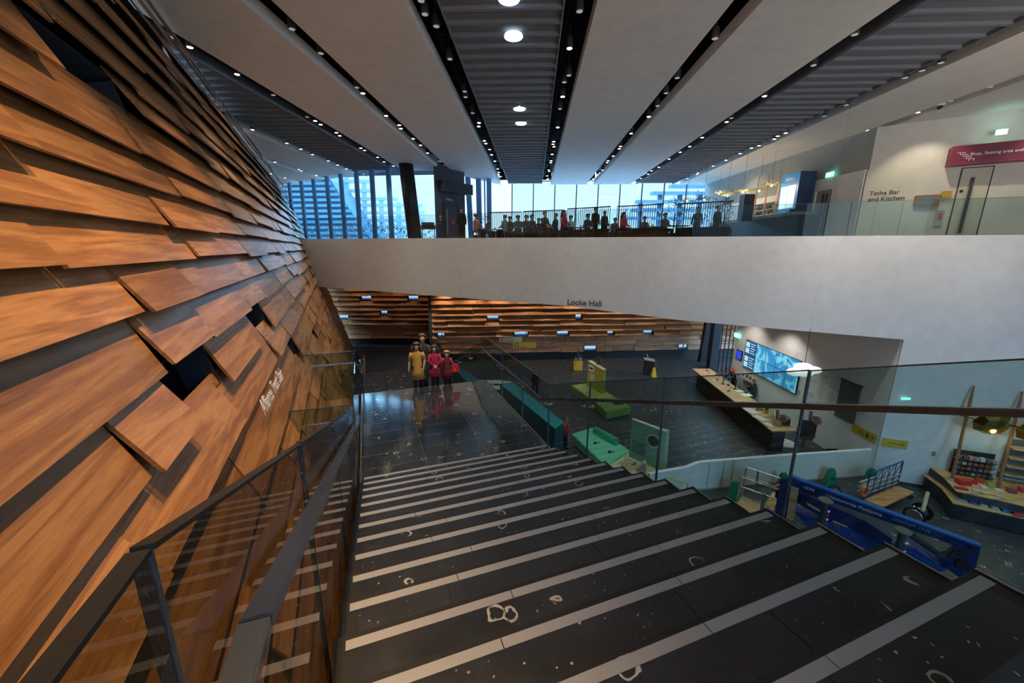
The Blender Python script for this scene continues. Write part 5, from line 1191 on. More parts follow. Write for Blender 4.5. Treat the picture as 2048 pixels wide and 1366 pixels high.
# slatted high-back benches
def hibench(px0, px1, y0, y1, lab, dense=.11):
    z1 = UP+1.62; a = at((px0, y0), z1); c = at((px1, y1), z1); r_ = root('slatted_bench', lab, 'bench', V(((a.x+c.x)/2, (a.y+c.y)/2, UP)), group='high slatted benches of the cafe'); L = (c-a).length; d = (c-a).normalized(); n = V((-d.y, d.x, 0))
    m_ = mat('bench_black', (.015, .014, .013), .5)
    b = MB(); b.beam(a, c, .05, .05); b.beam(a-zz*1.1, c-zz*1.1, .05, .05); b.beam(a-zz*1.5, c-zz*1.5, .05, .05); b.build('frame_rail', m_, r_)
    b = MB(); k = 0
    while k*dense < L: q = a+d*k*dense; b.beam(q-zz*1.5, q, .022, .03, up=n); k += 1
    b.build('slats', m_, r_); b = MB(); b.beam(a-zz*1.33, c-zz*1.33, .03, .5); b.build('base_panel', m_, r_)
    MB().beam(a-zz*1.15+n*.28, c-zz*1.15+n*.28, .5, .06).build('seat', mat('bench_seat', (.05, .03, .02), .6), r_)
    for q in (a, c): MB().beam(q-zz*1.62+n*.5, q-zz*1.15+n*.5, .05, .05, up=d).build('leg', m_, r_)
    return r_
hibench(978, 1043, 425, 424, 'high-backed slatted bench, leftmost and faintest of the cafe row')
hibench(1047, 1128, 423, 420, 'high-backed slatted bench, second from the left in the cafe row')
hibench(1135, 1221, 418, 413, 'high-backed slatted bench in front of the standing dark figure')
hibench(1235, 1328, 413, 408, 'high-backed slatted bench just right of the white high chair')
hibench(1357, 1467, 408, 402, 'high-backed slatted bench nearest the bar, largest of the row', .10)

# pieces of cafe furniture
wd_dark = mat('cafe_wood', (.09, .05, .03), .5)
def table(px, y, w, lab, first=[None]):
    y += 2.2; q = ray((px, 478)); k = y/q.y; loc = V((q.x*k, y, UP))
    if first[0] is None:
        r_ = root('cafe_table', lab, 'table', loc, group='dark cafe tables'); MB().box(loc+V((0, 0, .73)), (w, .75, .035)).build('table_top', wd_dark, r_); MB().tube([loc, loc+V((0, 0, .72))], .035, 8).build('pedestal', black, r_); MB().box(loc+V((0, 0, .015)), (.5, .5, .03)).build('foot', black, r_); first[0] = r_; return r_
    c = copy_tree(first[0]); c.location = loc; c['label'] = lab; return c
for px, y, lb in ((985, 24.5, 'dark cafe table in front of the flower vase'), (1040, 24, 'dark cafe table between the two left benches'), (1098, 23, 'dark cafe table under the pair with pale hair'), (1160, 21.8, 'dark cafe table by the person in red'), (1240, 21.5, 'dark cafe table beside the white high chair'), (1300, 20.5, 'dark cafe table right of the high chair'), (1350, 19.5, 'dark cafe table left of the nearest bench')):
    table(px, y, 1.1, lb)
# cups, bottles on tables
for k, (px, y) in enumerate(((990, 24.4), (1035, 23.9), (1100, 22.9), (1160, 21.7), (1165, 21.7), (1236, 21.4), (1244, 21.3), (1303, 20.4), (1352, 19.4))):
    y += 2.2; q = ray((px, 478)); kk = y/q.y; o = MB().lathe(V((q.x*kk, y, UP+.75)), [(.035, 0), (.045, .10), (.03, .11)], 8).build('cup', wht); tag(o, 'small white cup on a cafe table', 'cup', 'white cups on the cafe tables')
# white high chair
hc = at((1224, 449), UP+.95); r_ = root('high_chair', 'pale wooden child high chair at the glass between two slatted benches', 'high chair', V((hc.x, hc.y, UP)))
pale = mat('pale_wood', (.58, .56, .50), .5); c0 = V((hc.x, hc.y, UP))
for sx in (-.2, .2):
    for sy in (-.22, .22): MB().tube([c0+V((sx*1.25, sy*1.2, 0)), c0+V((sx*.8, sy*.6, .95))], .02, 6).build('leg', pale, r_)
MB().box(c0+V((0, 0, .62)), (.36, .3, .03)).build('seat', pale, r_); MB().tube([c0+V((-.2, .15, .95)), c0+V((-.2, -.15, .97)), c0+V((.2, -.15, .97)), c0+V((.2, .15, .95)), c0+V((-.2, .15, .95))], .02, 6).build('top_ring', pale, r_)
# bentwood stools
for k, px in enumerate((983, 1000)):
    q = ray((px, 470)); kk = 21.0/q.y; c0 = V((q.x*kk, 21.0, UP)); r_ = root('metal_stool', 'metal-legged stool at the left end of the cafe, %s' % ['left', 'right'][k], 'stool', c0, group='metal stools at the cafe edge')
    MB().lathe(c0+V((0, 0, .45)), [(.2, 0), (.2, .03)], 14).build('seat', steel, r_)
    for sx in (-1, 1): MB().tube([c0+V((sx*.24, 0, 0)), c0+V((sx*.22, 0, .35)), c0+V((sx*.12, 0, .45))], .018, 6).build('leg', steel, r_)
# plants
def foliage(c, rx, ry, rz, n, size, seed, name, m, par):
    rn = random.Random(seed); b = MB()
    for k in range(n):
        th = rn.uniform(0, 6.283); ph = rn.uniform(-1.3, 1.5); rr = rn.uniform(.45, 1); q = V(c)+V((rx*rr*math.cos(th)*math.cos(ph), ry*rr*math.sin(th)*math.cos(ph), rz*rr*math.sin(ph)))
        a = V((rn.uniform(-1, 1), rn.uniform(-1, 1), rn.uniform(-1, 1))).normalized(); t2 = a.cross(V((.3, .5, .8))).normalized(); s_ = size*rn.uniform(.6, 1.3)
        b.add([q, q+a*s_+t2*s_*.3, q+a*s_*2, q+a*s_-t2*s_*.3], [(0, 1, 2, 3)])
    return b.build(name, m, par)
leaf = mat('leaf_green', (.05, .11, .03), .5); leaf2 = mat('leaf_pale', (.30, .36, .10), .5)
for k, (px, py, w, h, lb) in enumerate(((952, 437, .8, .45, 'loose branching plant beside the standing man in the cafe'), (1350, 425, .55, .75, 'leafy tree in a pot just left of the nearest slatted bench'), (1400, 418, .9, .8, 'leafy tree behind the nearest slatted bench'), (1450, 425, .5, .8, 'leafy tree at the right end of the nearest bench'), (1586, 432, .42, .26, 'bushy green plant on the bar below the menu board'))):
    y = (24, 20.5, 19.5, 20.5, 17.9)[k]; c = aty((px, py), y)
    bz = UP if k < 4 else UP+1.12
    r_ = root('potted_plant', lb, 'plant', V((c.x, c.y, bz))); foliage(c, w, w*.7, h, 260, .06, k, 'leaves', leaf, r_)
    MB().tube([V((c.x, c.y, bz+.1)), V((c.x, c.y, c.z))], .03, 6).build('stem', wd_dark, r_); MB().lathe(V((c.x, c.y, bz)), [(.13, 0), (.18, .28 if k < 4 else .12)], 12).build('pot', darkgrey, r_)
# bar
def RQ(y, z, n=0): return V((RX-n, y, z))
def rbox(name, y0, y1, z0, z1, n0, n1, m, par=None): return MB().hexa([RQ(y0, z0, n0), RQ(y1, z0, n0), RQ(y1, z0, n1), RQ(y0, z0, n1), RQ(y0, z1, n0), RQ(y1, z1, n0), RQ(y1, z1, n1), RQ(y0, z1, n1)]).build(name, m, par)
bar = root('bar_counter', 'black bar counter with grey top under the menu board', 'bar counter', V((12.4, 20, UP)))
MB().hexa([V((12.0, 25, UP)), V((12.0, 17.3, UP)), V((12.9, 17.3, UP)), V((12.9, 25, UP)), V((12.0, 25, UP+.98)), V((12.0, 17.3, UP+.98)), V((12.9, 17.3, UP+.98)), V((12.9, 25, UP+.98))]).build('front', mat('bar_black', (.012, .018, .026), .45), bar)
MB().hexa([V((12.0, 25, UP+.98)), V((12.0, 17.6, UP+.98)), V((12.95, 17.6, UP+.98)), V((12.95, 25, UP+.98)), V((12.0, 25, UP+1.12)), V((12.0, 17.6, UP+1.12)), V((12.95, 17.6, UP+1.12)), V((12.95, 25, UP+1.12))]).build('worktop', mat('bar_top', (.22, .23, .2), .4), bar)
mbd = root('menu_board', 'tall blue illuminated menu board at the end of the bar', 'menu board', V((13.2, 19.6, UP+1.1)))
y0, y1 = 20.35, 19.05
def mq(y, z, n): return V((13.0-n, y, z))
MB().hexa([V((13.0, y0, UP+1.1)), V((13.0, y1, UP+1.1)), V((13.72, y1, UP+1.1)), V((13.72, y0, UP+1.1)), V((13.0, y0, UP+3.0)), V((13.0, y1, UP+3.0)), V((13.72, y1, UP+3.0)), V((13.72, y0, UP+3.0))]).build('cabinet', mat('menu_blue_dark', (.02, .04, .10), .5), mbd)
def mb2(name, ya_, yb_, za_, zb_, m, n=.02): return MB().hexa([mq(ya_, za_, 0), mq(yb_, za_, 0), mq(yb_, za_, n), mq(ya_, za_, n), mq(ya_, zb_, 0), mq(yb_, zb_, 0), mq(yb_, zb_, n), mq(ya_, zb_, n)]).build(name, m, mbd)
mb2('blue_face', y0, y1, UP+1.1, UP+3.0, mat('menu_blue', (.04, .16, .36), .4, emit=(.04, .15, .36), es=.5))
for (ya_, yb_) in ((20.2, 19.73), (19.68, 19.2)): mb2('screen', ya_, yb_, UP+1.45, UP+2.45, mat('menu_screen', (.5, .65, .75), .3, emit=(.62, .84, .95), es=.8), .04)
text('lettering', 'TATHA', wht, mq(20.0, UP+2.68, .03), (0, -1, 0), (-1, 0, 0), .20, .004, mbd)
o = MB().box((11.6, 20.6, UP+1.55), (.5, .5, 1.25)).build('black_canister', mat('canister_black', (.01, .012, .02), .3), bevel=.02); tag(o, 'tall black box with bright lamp on top at the left end of the bar', 'box')
# back shelves with bottles
bsf = root('bottle_shelf', 'open shelf of bottles and glasses on the white wall behind the bar', 'shelf', V((13.6, 22.3, UP+1.3)))
for z in (UP+1.35, UP+1.62, UP+1.95): rbox('shelf_board', 23.6, 20.9, z, z+.035, .0, .35, oak_top if z > UP+1.9 else white_m, bsf)
rn = random.Random(12); bp_ = [(.03, .04, .05), (.12, .18, .22), (.4, .38, .34), (.15, .08, .03)]; protos = {}
for z in (UP+1.385, UP+1.655):
    y = 23.5
    while y > 21.0:
        ci = rn.randrange(4); h = .22
        if ci not in protos:
            o = MB().lathe(V((0, 0, 0)), [(.04, 0), (.042, .13), (.015, .17), (.015, h)], 8).build('bottle', mat('bottle_%d' % ci, bp_[ci], .2)); tag(o, 'small bottle on the shelf behind the bar', 'bottle', 'bottles behind the bar'); protos[ci] = o
        else: o = protos[ci].copy(); COL.objects.link(o)
        o.location = (13.75-rn.uniform(0, .12), y, z); y -= rn.uniform(.10, .16)
# leaning branches as posts over the bar
for k, (b0, t0) in enumerate((((1510, 403), (1519, 353)), ((1531, 398), (1539, 349)), ((1551, 410), (1563, 340)))):
    bb = on(b0, V((12.9, 0, 0)), (1, 0, 0)); bb.z = UP+1.12; tt = on(t0, V((12.95, 0, 0)), (1, 0, 0)); o = MB().tube([bb, tt], [.05, .025], 8).build('timber_stick', mat('stick_orange', (.45, .20, .07), .5)); tag(o, 'slim orange wooden stick standing over the bar, %s of three' % ['left', 'middle', 'right'][k], 'post')
# pendants over the cafe and bar
bulb = mat('pendant_bulb', (1, .8, .5), .3, emit=(1, .78, .42), es=14)
for k, (px, py, x_) in enumerate(((1486, 384, 11.6), (1543, 371, 12.4), (1518, 382, 12.6), (1455, 391, 11.6), (1408, 400, 10.5), (1438, 387, 12.2), (1374, 402, 9.5))):
    c = atx((px, py), x_); r_ = root('pendant_lamp', 'hanging bare-bulb lamp wound with leafy twigs, %s' % ['above the black box on the bar', 'between the wooden sticks, highest', 'beside the left wooden stick', 'just left of the black box', 'above the nearest slatted bench', 'far along the bar wall', 'farthest left of the hanging lamps'][k], 'pendant lamp', c, group='twig pendants over the bar')
    MB().ball(c, .045, 10).build('bulb', bulb, r_); MB().tube([c, V((c.x, c.y, CEIL))], .006, 5).build('cord', black, r_)
    b = MB(); b.tube([c+V((-.5, 0, .0)), c+V((0, 0, .08)), c+V((.5, .1, .03))], .012, 5); b.tube([c+V((-.3, .3, .1)), c+V((.3, -.3, .12))], .010, 5); b.build('twig', mat('twig', (.35, .25, .1), .6), r_)
    foliage(c+V((0, 0, .07)), .65, .3, .10, 60, .05, 40+k, 'twig_leaves', leaf2, r_)
    if k in (0, 1, 3, 5): lamp('pendant_light', 'POINT', c-V((0, 0, .1)), 28, (1, .76, .42), size=.06)
# exit sign and door in the white wall section
p = V((RX-.15, 18.3, UP+2.72)); r_ = root('exit_sign', 'green exit sign above the white door right of the menu board', 'exit sign', p); MB().box(p, (.05, .42, .2)).build('panel', ex_m, r_); running_man(r_, p+V((-.03, -.0, -.08)), (0, -1, 0), (0, 0, 1), .16, (0, 0, 0))
d3 = struct(MB().hexa([RQ(19.0, UP, .02), RQ(18.05, UP, .02), RQ(18.05, UP, .06), RQ(19.0, UP, .06), RQ(19.0, UP+2.1, .02), RQ(18.05, UP+2.1, .02), RQ(18.05, UP+2.1, .06), RQ(19.0, UP+2.1, .06)]).build('door_2', mat('door_wood_grey', (.42, .40, .36), .5)))
for y in (18.55, 18.35): rbox('pull_handle', y+.03, y-.03, UP+.25, UP+1.95, .06, .10, darkgrey, d3)
# landing wall: concrete slab with lettering, plaque, door, red sign
sl = root('terrazzo_slab', 'large pale speckled slab lettered Tatha Bar and Kitchen', 'sign', KP(.8, UP, .05))
def spot_m():
    m = mat('speckled_slab', (.72, .68, .52), .45); nt, lk, b = nodes(m); tc = N(nt, 'ShaderNodeTexCoord'); v = N(nt, 'ShaderNodeTexVoronoi'); v.inputs['Scale'].default_value = 13
    lk.new(tc.outputs['Object'], v.inputs['Vector']); r = ramp(nt, [(0, (.18, .16, .12)), (.10, (.2, .18, .14)), (.14, (.70, .66, .52))]); lk.new(v.outputs['Distance'], r.inputs[0])
    g = N(nt, 'ShaderNodeTexNoise'); g.inputs['Scale'].default_value = 1.2; lk.new(tc.outputs['Object'], g.inputs['Vector']); mx = N(nt, 'ShaderNodeMix', data_type='RGBA'); r2 = ramp(nt, [(.45, (0, 0, 0)), (.6, (1, 1, 1))]); lk.new(g.outputs[0], r2.inputs[0])
    lk.new(r2.outputs[0], mx.inputs[0]); mx.inputs[6].default_value = (.72, .68, .54, 1); lk.new(r.outputs[0], mx.inputs[7]); lk.new(mx.outputs[2], b.inputs['Base Color']); return m
def kon(p, n=0): return on(p, KP(0, 0, n), kn)
def ks(p, n=0): q = kon(p, n); return (q-ka).dot(kd), q.z
def kbox(name, s0, s1, z0, z1, n0, n1, m, par=None): return MB().hexa([KP(s0, z0, n0), KP(s1, z0, n0), KP(s1, z0, n1), KP(s0, z0, n1), KP(s0, z1, n0), KP(s1, z1, n0), KP(s1, z1, n1), KP(s0, z1, n1)]).build(name, m, par)
s1_, z1_ = ks((1840, 333)); kbox('slab', -.05, s1_, UP, z1_, .0, .06, spot_m(), sl)
q0 = kon((1738, 391), .07); q1 = kon((1799, 386), .07); sz = (q1-q0).length/3.95*1.0
t_ = text('lettering', 'Tatha Bar', ink, q0, kd, kn, sz, .006, sl)
q0 = kon((1735, 403), .07); text('lettering', 'and Kitchen', ink, q0, kd, kn, sz, .006, sl)
s0_, z0_ = ks((1826, 414)); s1_, z1_ = ks((1880, 392)); r_ = root('wall_plaque', 'brown framed picture of a grey-blue shape on the landing wall', 'picture', KP(s0_, z0_, .1)); kbox('frame', s0_, s1_, z0_, z1_+.05, .0, .10, mat('plaque_brown', (.30, .18, .07), .5), r_)
sm = (s0_+s1_)/2; kbox('picture', sm-.22*(s1_-s0_), sm+.28*(s1_-s0_), z0_+.08, z1_-.02, .10, .11, mat('plaque_slate', (.18, .24, .26), .5), r_)
s0_, z0_ = ks((1881, 396)); s1_, z1_ = ks((1903, 384)); o = kbox('yellow_sign', s0_, s1_, z0_, z1_+.03, .0, .12, mat('gold_sign', (.55, .36, .04), .5)); tag(o, 'small gold-yellow box sign left of the tall landing door', 'sign')
s0_, z0_ = ks((1866, 452)); s1_, z1_ = ks((1890, 420)); r_ = root('fire_notice', 'pale cabinet with a small red notice low on the landing wall', 'cabinet', KP(s0_, z0_)); kbox('cabinet', s0_, s1_, z0_, z1_, 0, .05, mat('cabinet_green', (.42, .44, .38), .5), r_); kbox('notice', s0_+(s1_-s0_)*.3, s0_+(s1_-s0_)*.75, z0_+(z1_-z0_)*.35, z0_+(z1_-z0_)*.8, .05, .06, redm, r_)
s0_, _ = ks((1893, 460)); s1_, z1_ = ks((1990, 331)); d4 = struct(kbox('door_3', s0_, s1_, UP, z1_, 0, .03, mat('door_cream', (.60, .56, .43), .5)))
for sa in (s0_, s1_-.03): kbox('door_joint', sa, sa+.03, UP, z1_, .03, .035, ink, d4)
kbox('door_joint', s0_, s1_, z1_-.03, z1_, .03, .035, ink, d4)
b = MB(); b.beam(KP(s0_+(s1_-s0_)*.42, UP+.15, .08), KP(s0_+(s1_-s0_)*.42, z1_-.35, .08), .08, .05, up=kn); b.build('pull_handle', darkgrey, d4)
MB().ball(KP(s0_+.12, UP+1.6, .05), .05, 8).build('lock', ink, d4)
rs = root('hanging_sign', 'dark red sign reading Shop, Seating area along the landing wall', 'sign', kon((1950, 330), .5))
q0, q1 = kon((1898, 329), .5), kon((1908, 293), .5); s0_ = (q0-ka).dot(kd); zb_, zt2 = q0.z, q1.z
red_s = mat('crimson_sign', (.20, .012, .045), .45)
kbox('panel', s0_, s0_+5, zb_, zt2, .0, .5, red_s, rs)
kbox('bottom_edge', s0_, s0_+5, zb_-.03, zb_, .0, .5, mat('crimson_edge', (.32, .03, .07), .45), rs)
q0 = kon((1940, 311), .51); q1 = kon((2029, 303), .51); text('lettering', 'Shop, Seating area and', wht, q0, kd, kn, (q1-q0).length/7.6, .004, rs)
b = MB()
for j in range(2):
    q = kon((1915+j*9, 306), .515); st_ = [q+kd*(.10*i_)-zz*(.075*((i_+1)//1)) for i_ in range(1)]
    P = [q]; 
    for i_ in range(4): P += [P[-1]+kd*.08, P[-1]+kd*.08-zz*.07]
    b.tube(P, .010, 5)
b.build('stair_pictogram', wht, rs)
p = kon((2003, 264), .3); r_ = root('exit_sign', 'bright green-white exit light above the red sign', 'exit sign', p); MB().box(p, (.26, .05, .16), Matrix.Rotation(math.atan2(kd.y, kd.x), 3, 'Z')).build('panel', mat('exit_bright', (.5, 1, .9), .3, emit=(.45, 1, .85), es=1.6), r_); lamp('exit_light', 'POINT', p+kn*.15, 6, (.5, 1, .9), size=.1)
# ceiling camera domes
for k, (px, py) in enumerate(((1880, 212), (879, 325))):
    p = at((px, py), CEIL-.05); r_ = root('dome_camera', ['white dome camera hanging from the right ceiling slot', 'small dome camera at the ceiling above the dark core'][k], 'camera', p); MB().lathe(p, [(.10, 0), (.12, .05), (.08, .12)], 14).build('housing', white_m, r_); MB().ball(p-V((0, 0, .02)), .08, 10).build('dome', black, r_)

# ================================================================== OUTSIDE
ext = mat('exterior_blue', (.016, .075, .125), .7); ext_p = mat('exterior_pale', (.12, .20, .26), .7); ext_b = mat('exterior_slat', (.018, .085, .135), .7)
def EY(px, py, y): return aty((px, py), y)
eb = root('concrete_building', 'dark blue sloping building clad in horizontal slabs, outside the left windows', 'building', EY(640, 478, 88))
pl_ = [(520, 340), (640, 338), (662, 360), (700, 420), (815, 579), (520, 579)]
MB().prism([EY(x, y, 88) for x, y in pl_], (0, 8, 0)).build('mass', ext, eb)
for k in range(13):
    yy = 345+k*11; xr = 655+max(0, (yy-360))*.80
    a = EY(525, yy, 87.4); c = EY(xr, yy, 87.4); MB().beam(a, c, .45, .55).build('slab', ext_b, eb)
lt = root('white_lattice', 'pale open lattice of stepped horizontal beams outside the left windows', 'lattice', EY(740, 478, 97))
for k, (yy, xl, xr) in enumerate(((363, 655, 740), (382, 655, 742), (398, 662, 795), (411, 680, 845), (426, 695, 850), (441, 705, 850), (455, 715, 850), (469, 728, 850))):
    a = EY(xl, yy, 97); c = EY(xr, yy, 97); MB().beam(a, c, .8, .7).build('beam', ext_p, lt)
for (x, yt) in ((675, 363), (693, 345), (728, 363), (762, 396), (797, 405), (835, 408)): a = EY(x, yt, 97); c = EY(x, 488, 97); MB().beam(V((c.x, c.y, 0)), a, .9, .6, up=(0, 1, 0)).build('post', ext_p, lt)
rt = root('tiered_building', 'blue tiered building of long horizontal decks outside the right windows', 'building', EY(1340, 470, 60))
for k, (yy, xl, xr) in enumerate(((373, 1340, 1425), (387, 1302, 1425), (404, 1268, 1425), (421, 1252, 1425), (437, 1250, 1425))):
    a = EY(xl, yy, 60); c = EY(xr, yy, 60); MB().beam(a, c, 1.2, .42).build('deck', mat('deck_blue', (.03, .10, .17), .6), rt)
for x in (1281, 1320, 1360, 1400): a = EY(x, 385 if x > 1300 else 402, 60.5); c = EY(x, 480, 60.5); MB().beam(V((c.x, c.y, 0)), a, .6, .5, up=(0, 1, 0)).build('pillar', mat('deck_blue', (.03, .10, .17), .6), rt)
o = MB().tube([V((EY(1240, 470, 55).x, 55, 0)), EY(1248, 440, 55), EY(1256, 425, 55), EY(1285, 368, 55)], .18, 6).build('crane_jib', mat('jib_grey', (.35, .38, .36), .6)); tag(o, 'thin slanting crane jib in the sky beyond the cafe windows', 'crane')
# big arc outside
b = MB(); cc_ = EY(1208, 468, 70); b.tube([V((cc_.x, cc_.y, 0)), cc_], .3, 6); b.tube([cc_+V((6.0*math.cos(R(a)), 0, 6.0*math.sin(R(a)))) for a in range(0, 181, 10)], .06, 5); 
for a in range(15, 180, 15): b.tube([V((cc_.x, cc_.y, 0)), cc_], .3, 6); b.tube([cc_+V((6.0*math.cos(R(a)), 0, 6.0*math.sin(R(a)))), cc_], .02, 4)
o = b.build('glass_dome', mat('dome_pale', (.5, .62, .62), .6)); tag(o, 'faint pale domed frame in the sky beyond the cafe', 'dome')
o = foliage(EY(760, 468, 40), 9, 1, .9, 900, .18, 77, 'hedge', mat('hedge_teal', (.04, .12, .12), .7), None); struct(MB().box((EY(760, 468, 40).x, 40, 4.3), (19, 1.6, 8.6)).build('wall_embankment', mat('quay_wall', (.2, .22, .24), .8))); tag(o, 'low dark hedge outside beneath the white lattice', 'hedge', kind='stuff')
# ================================================================== PEOPLE
skin_m = mat('skin', (.62, .36, .24), .55); eye_m = mat('eye_dark', (.02, .015, .01), .3); lip_m = mat('lips', (.45, .14, .12), .5)
def skinmesh(name, verts, edges, radii, rootv, m, parent, sub=1):
    me = bpy.data.meshes.new(name); me.from_pydata([tuple(v) for v in verts], edges, [])
    o = bpy.data.objects.new(name+'_t', me); COL.objects.link(o)
    sk_ = o.modifiers.new('s', 'SKIN'); sk_.use_smooth_shade = True
    for i, d_ in enumerate(me.skin_vertices[0].data):
        r = radii[i]; d_.radius = (r, r) if not isinstance(r, tuple) else r; d_.use_root = (i == rootv)
    ss_ = o.modifiers.new('u', 'SUBSURF'); ss_.levels = sub; ss_.render_levels = sub
    dg = bpy.context.evaluated_depsgraph_get(); nm = bpy.data.meshes.new_from_object(o.evaluated_get(dg)); nm.name = name
    bpy.data.objects.remove(o); nm.materials.clear(); nm.materials.append(m)
    r_ = bpy.data.objects.new(name, nm); COL.objects.link(r_); r_.parent = parent; MW[r_.name] = MW[parent.name]
    nm.polygons.foreach_set('use_smooth', [True]*len(nm.polygons))
    return r_
def person(loc, yaw, h, label, pose='stand', top=(.05, .05, .06), legs=(.03, .03, .04), hair=(.06, .04, .03), dress=None, long_hair=False, fine=False, arms=None, legpose=None, headturn=0, lean=0, group=None, hem=.30, bare_arm=False, big=1.12):
    """facing -Y in its own frame; all sizes are fractions of the height"""
    r_ = root('person', label, 'person', loc, yaw, group=group)
    MW[r_.name] = Matrix.Identity(4)                      # children are built in local space
    def mm(key, c, rough=.8): return mat('cloth_%d_%d_%d' % tuple(int(v*200) for v in c), c, rough)
    S_ = h
    sit = pose == 'sit'; zb = -.27 if sit else 0           # pelvis drops when seated
    P = {'pel': (0, 0, .53+zb), 'wai': (0, -lean*.3, .61+zb), 'che': (0, -lean*.7, .72+zb), 'nek': (0, -lean*1.0, .825+zb), 'jaw': (headturn*.1, -.012-lean*1.1, .875+zb), 'mid': (0, -.004-lean*1.15, .925+zb), 'top': (0, .004-lean*1.15, .965+zb), 'nos': (headturn*.3, -.072-lean*1.15, .915+zb)}
    E_ = [('pel', 'wai'), ('wai', 'che'), ('che', 'nek'), ('nek', 'jaw'), ('jaw', 'mid'), ('mid', 'top'), ('mid', 'nos')]
    Rd = {'pel': .07, 'wai': .058, 'che': (.085, .06), 'nek': .028, 'jaw': .040, 'mid': .054, 'top': .045, 'nos': .010}
    legpose = legpose or ((0, 0), (0, 0)); arms = arms or (None, None)
    for i, s in enumerate((-1, 1)):
        k = 'lr'[i]; sw, bend = legpose[i]
        if sit: hp, kn_, an, to = (s*.05, 0, .52+zb), (s*.07, -.24, .52+zb), (s*.07, -.24, .04), (s*.07, -.31, .02)
        else: hp, kn_, an, to = (s*.05, 0, .52), (s*.052, -sw, .285+abs(sw)*.15), (s*.052, -sw*1.1+bend, .045+bend*.5), (s*.058, -sw*1.1+bend-.07, .02+bend*.3)
        P['hp'+k], P['kn'+k], P['an'+k], P['to'+k] = hp, kn_, an, to; Rd['hp'+k], Rd['kn'+k], Rd['an'+k], Rd['to'+k] = .055, .036, .024, .022
        E_ += [('pel', 'hp'+k), ('hp'+k, 'kn'+k), ('kn'+k, 'an'+k), ('an'+k, 'to'+k)]
        a = arms[i] or ((s*.135, .0, .645), (s*.15, -.03, .50))
        if sit and not arms[i]: a = ((s*.13, -.03, .64), (s*.08, -.16, .62))
        sh_, el, wr_ = (s*.092, -lean*.9, .795+zb), V(a[0])+V((0, -lean*.5, zb)), V(a[1])+V((0, -lean*.4, zb)); hd = wr_+(wr_-el).normalized()*.045
        P['sh'+k], P['el'+k], P['wr'+k], P['ha'+k] = sh_, tuple(el), tuple(wr_), tuple(hd); Rd['sh'+k], Rd['el'+k], Rd['wr'+k], Rd['ha'+k] = .036, .027, .017, .021
        E_ += [('che', 'sh'+k), ('sh'+k, 'el'+k), ('el'+k, 'wr'+k), ('wr'+k, 'ha'+k)]
        if fine:
            d = (hd-wr_).normalized(); sd = V((0, 1, 0))-d*d.y; sd.normalize()
            for j in range(4):
                b0 = hd+d*.012+sd*(.011*(j-1.5)); L = (.030, .036, .034, .026)[j]; cu = V((-s*.008, 0, 0))
                P['f%s%d' % (k, j)] = tuple(b0+d*L*.55); P['g%s%d' % (k, j)] = tuple(b0+d*L+cu); Rd['f%s%d' % (k, j)] = .0055; Rd['g%s%d' % (k, j)] = .0048
                E_ += [('ha'+k, 'f%s%d' % (k, j)), ('f%s%d' % (k, j), 'g%s%d' % (k, j))]
            th = wr_+d*.018-sd*.026; P['t'+k] = tuple(th); P['u'+k] = tuple(th+d*.02-sd*.004); Rd['t'+k] = .0065; Rd['u'+k] = .0055; E_ += [('ha'+k, 't'+k), ('t'+k, 'u'+k)]
    for kk in ('jaw', 'mid', 'top'): Rd[kk] *= big
    keys = list(P); idx = {k: i for i, k in enumerate(keys)}
    def rs_(r): return tuple(x*S_ for x in r) if isinstance(r, tuple) else r*S_
    skinmesh('body', [V(P[k])*S_ for k in keys], [(idx[a], idx[b]) for a, b in E_], [rs_(Rd[k]) for k in keys], 0, skin_m, r_)
    def Q(k): return V(P[k])*S_
    tm = mm('top', top); lm = mm('legs', legs)
    # legs / trousers, shoes
    for k in 'lr':
        MB().tube([Q('pel').lerp(Q('hp'+k), .7), Q('hp'+k), Q('kn'+k), Q('an'+k)+V((0, 0, .01))], [.07*S_, .066*S_, .046*S_, .036*S_], 10).build('trouser_leg', lm, r_, smooth=True)
        MB().ball(Q('an'+k).lerp(Q('to'+k), .5)-V((0, 0, .004*S_)), (.026*S_, .065*S_, .026*S_), 10).build('shoe', black, r_, smooth=True)
        q = [Q('sh'+k)+V((0, 0, .0)), Q('el'+k), Q('wr'+k)]
        MB().tube(q if not bare_arm else [q[0], q[0].lerp(q[1], .85)], [.038*S_, .031*S_, .025*S_] if not bare_arm else [.040*S_, .042*S_], 10).build('sleeve', tm, r_, smooth=True)
    # torso garment or dress as folded rings
    b = MB(); n = 20; prof = []
    zt = .80+zb; ztop_ = .835+zb
    if dress: prof = [(.835+zb, .035, .03), (.815+zb, .070, .045), (.785+zb, .100, .058), (.72+zb, .094, .068), (.62+zb, .088, .07), (.52, .100, .08), (.42, .118, .095), (hem, .142, .115), (hem+.002, .13, .105)]
    else: prof = [(.835+zb, .035, .03), (.815+zb, .09, .05), (.78+zb, .118, .064), (.72+zb, .110, .078), (.62+zb, .092, .075), (.53+zb, .098, .082), (.47+zb, .102, .085), (.47+zb+.002, .09, .07)]
    vs = []; fs = []
    for i, (z, rx, ry) in enumerate(prof):
        ly = -lean*max(0, min(1.1, (z-.53-zb)/.3))
        for j in range(n):
            t = 6.2832*j/n; fold = 1+(.05 if dress else .015)*math.sin(j*3.1)*(i/len(prof)); vs.append(V((rx*fold*math.cos(t), ry*fold*math.sin(t)+ly, z))*S_)
    for i in range(len(prof)-1):
        for j in range(n): fs.append((i*n+j, i*n+(j+1) % n, (i+1)*n+(j+1) % n, (i+1)*n+j))
    b.add(vs, fs); b.build('dress' if dress else 'top', mm('d', dress) if dress else tm, r_, smooth=True)
    # hair
    hm = mm('hair', hair, .6); c = Q('mid')
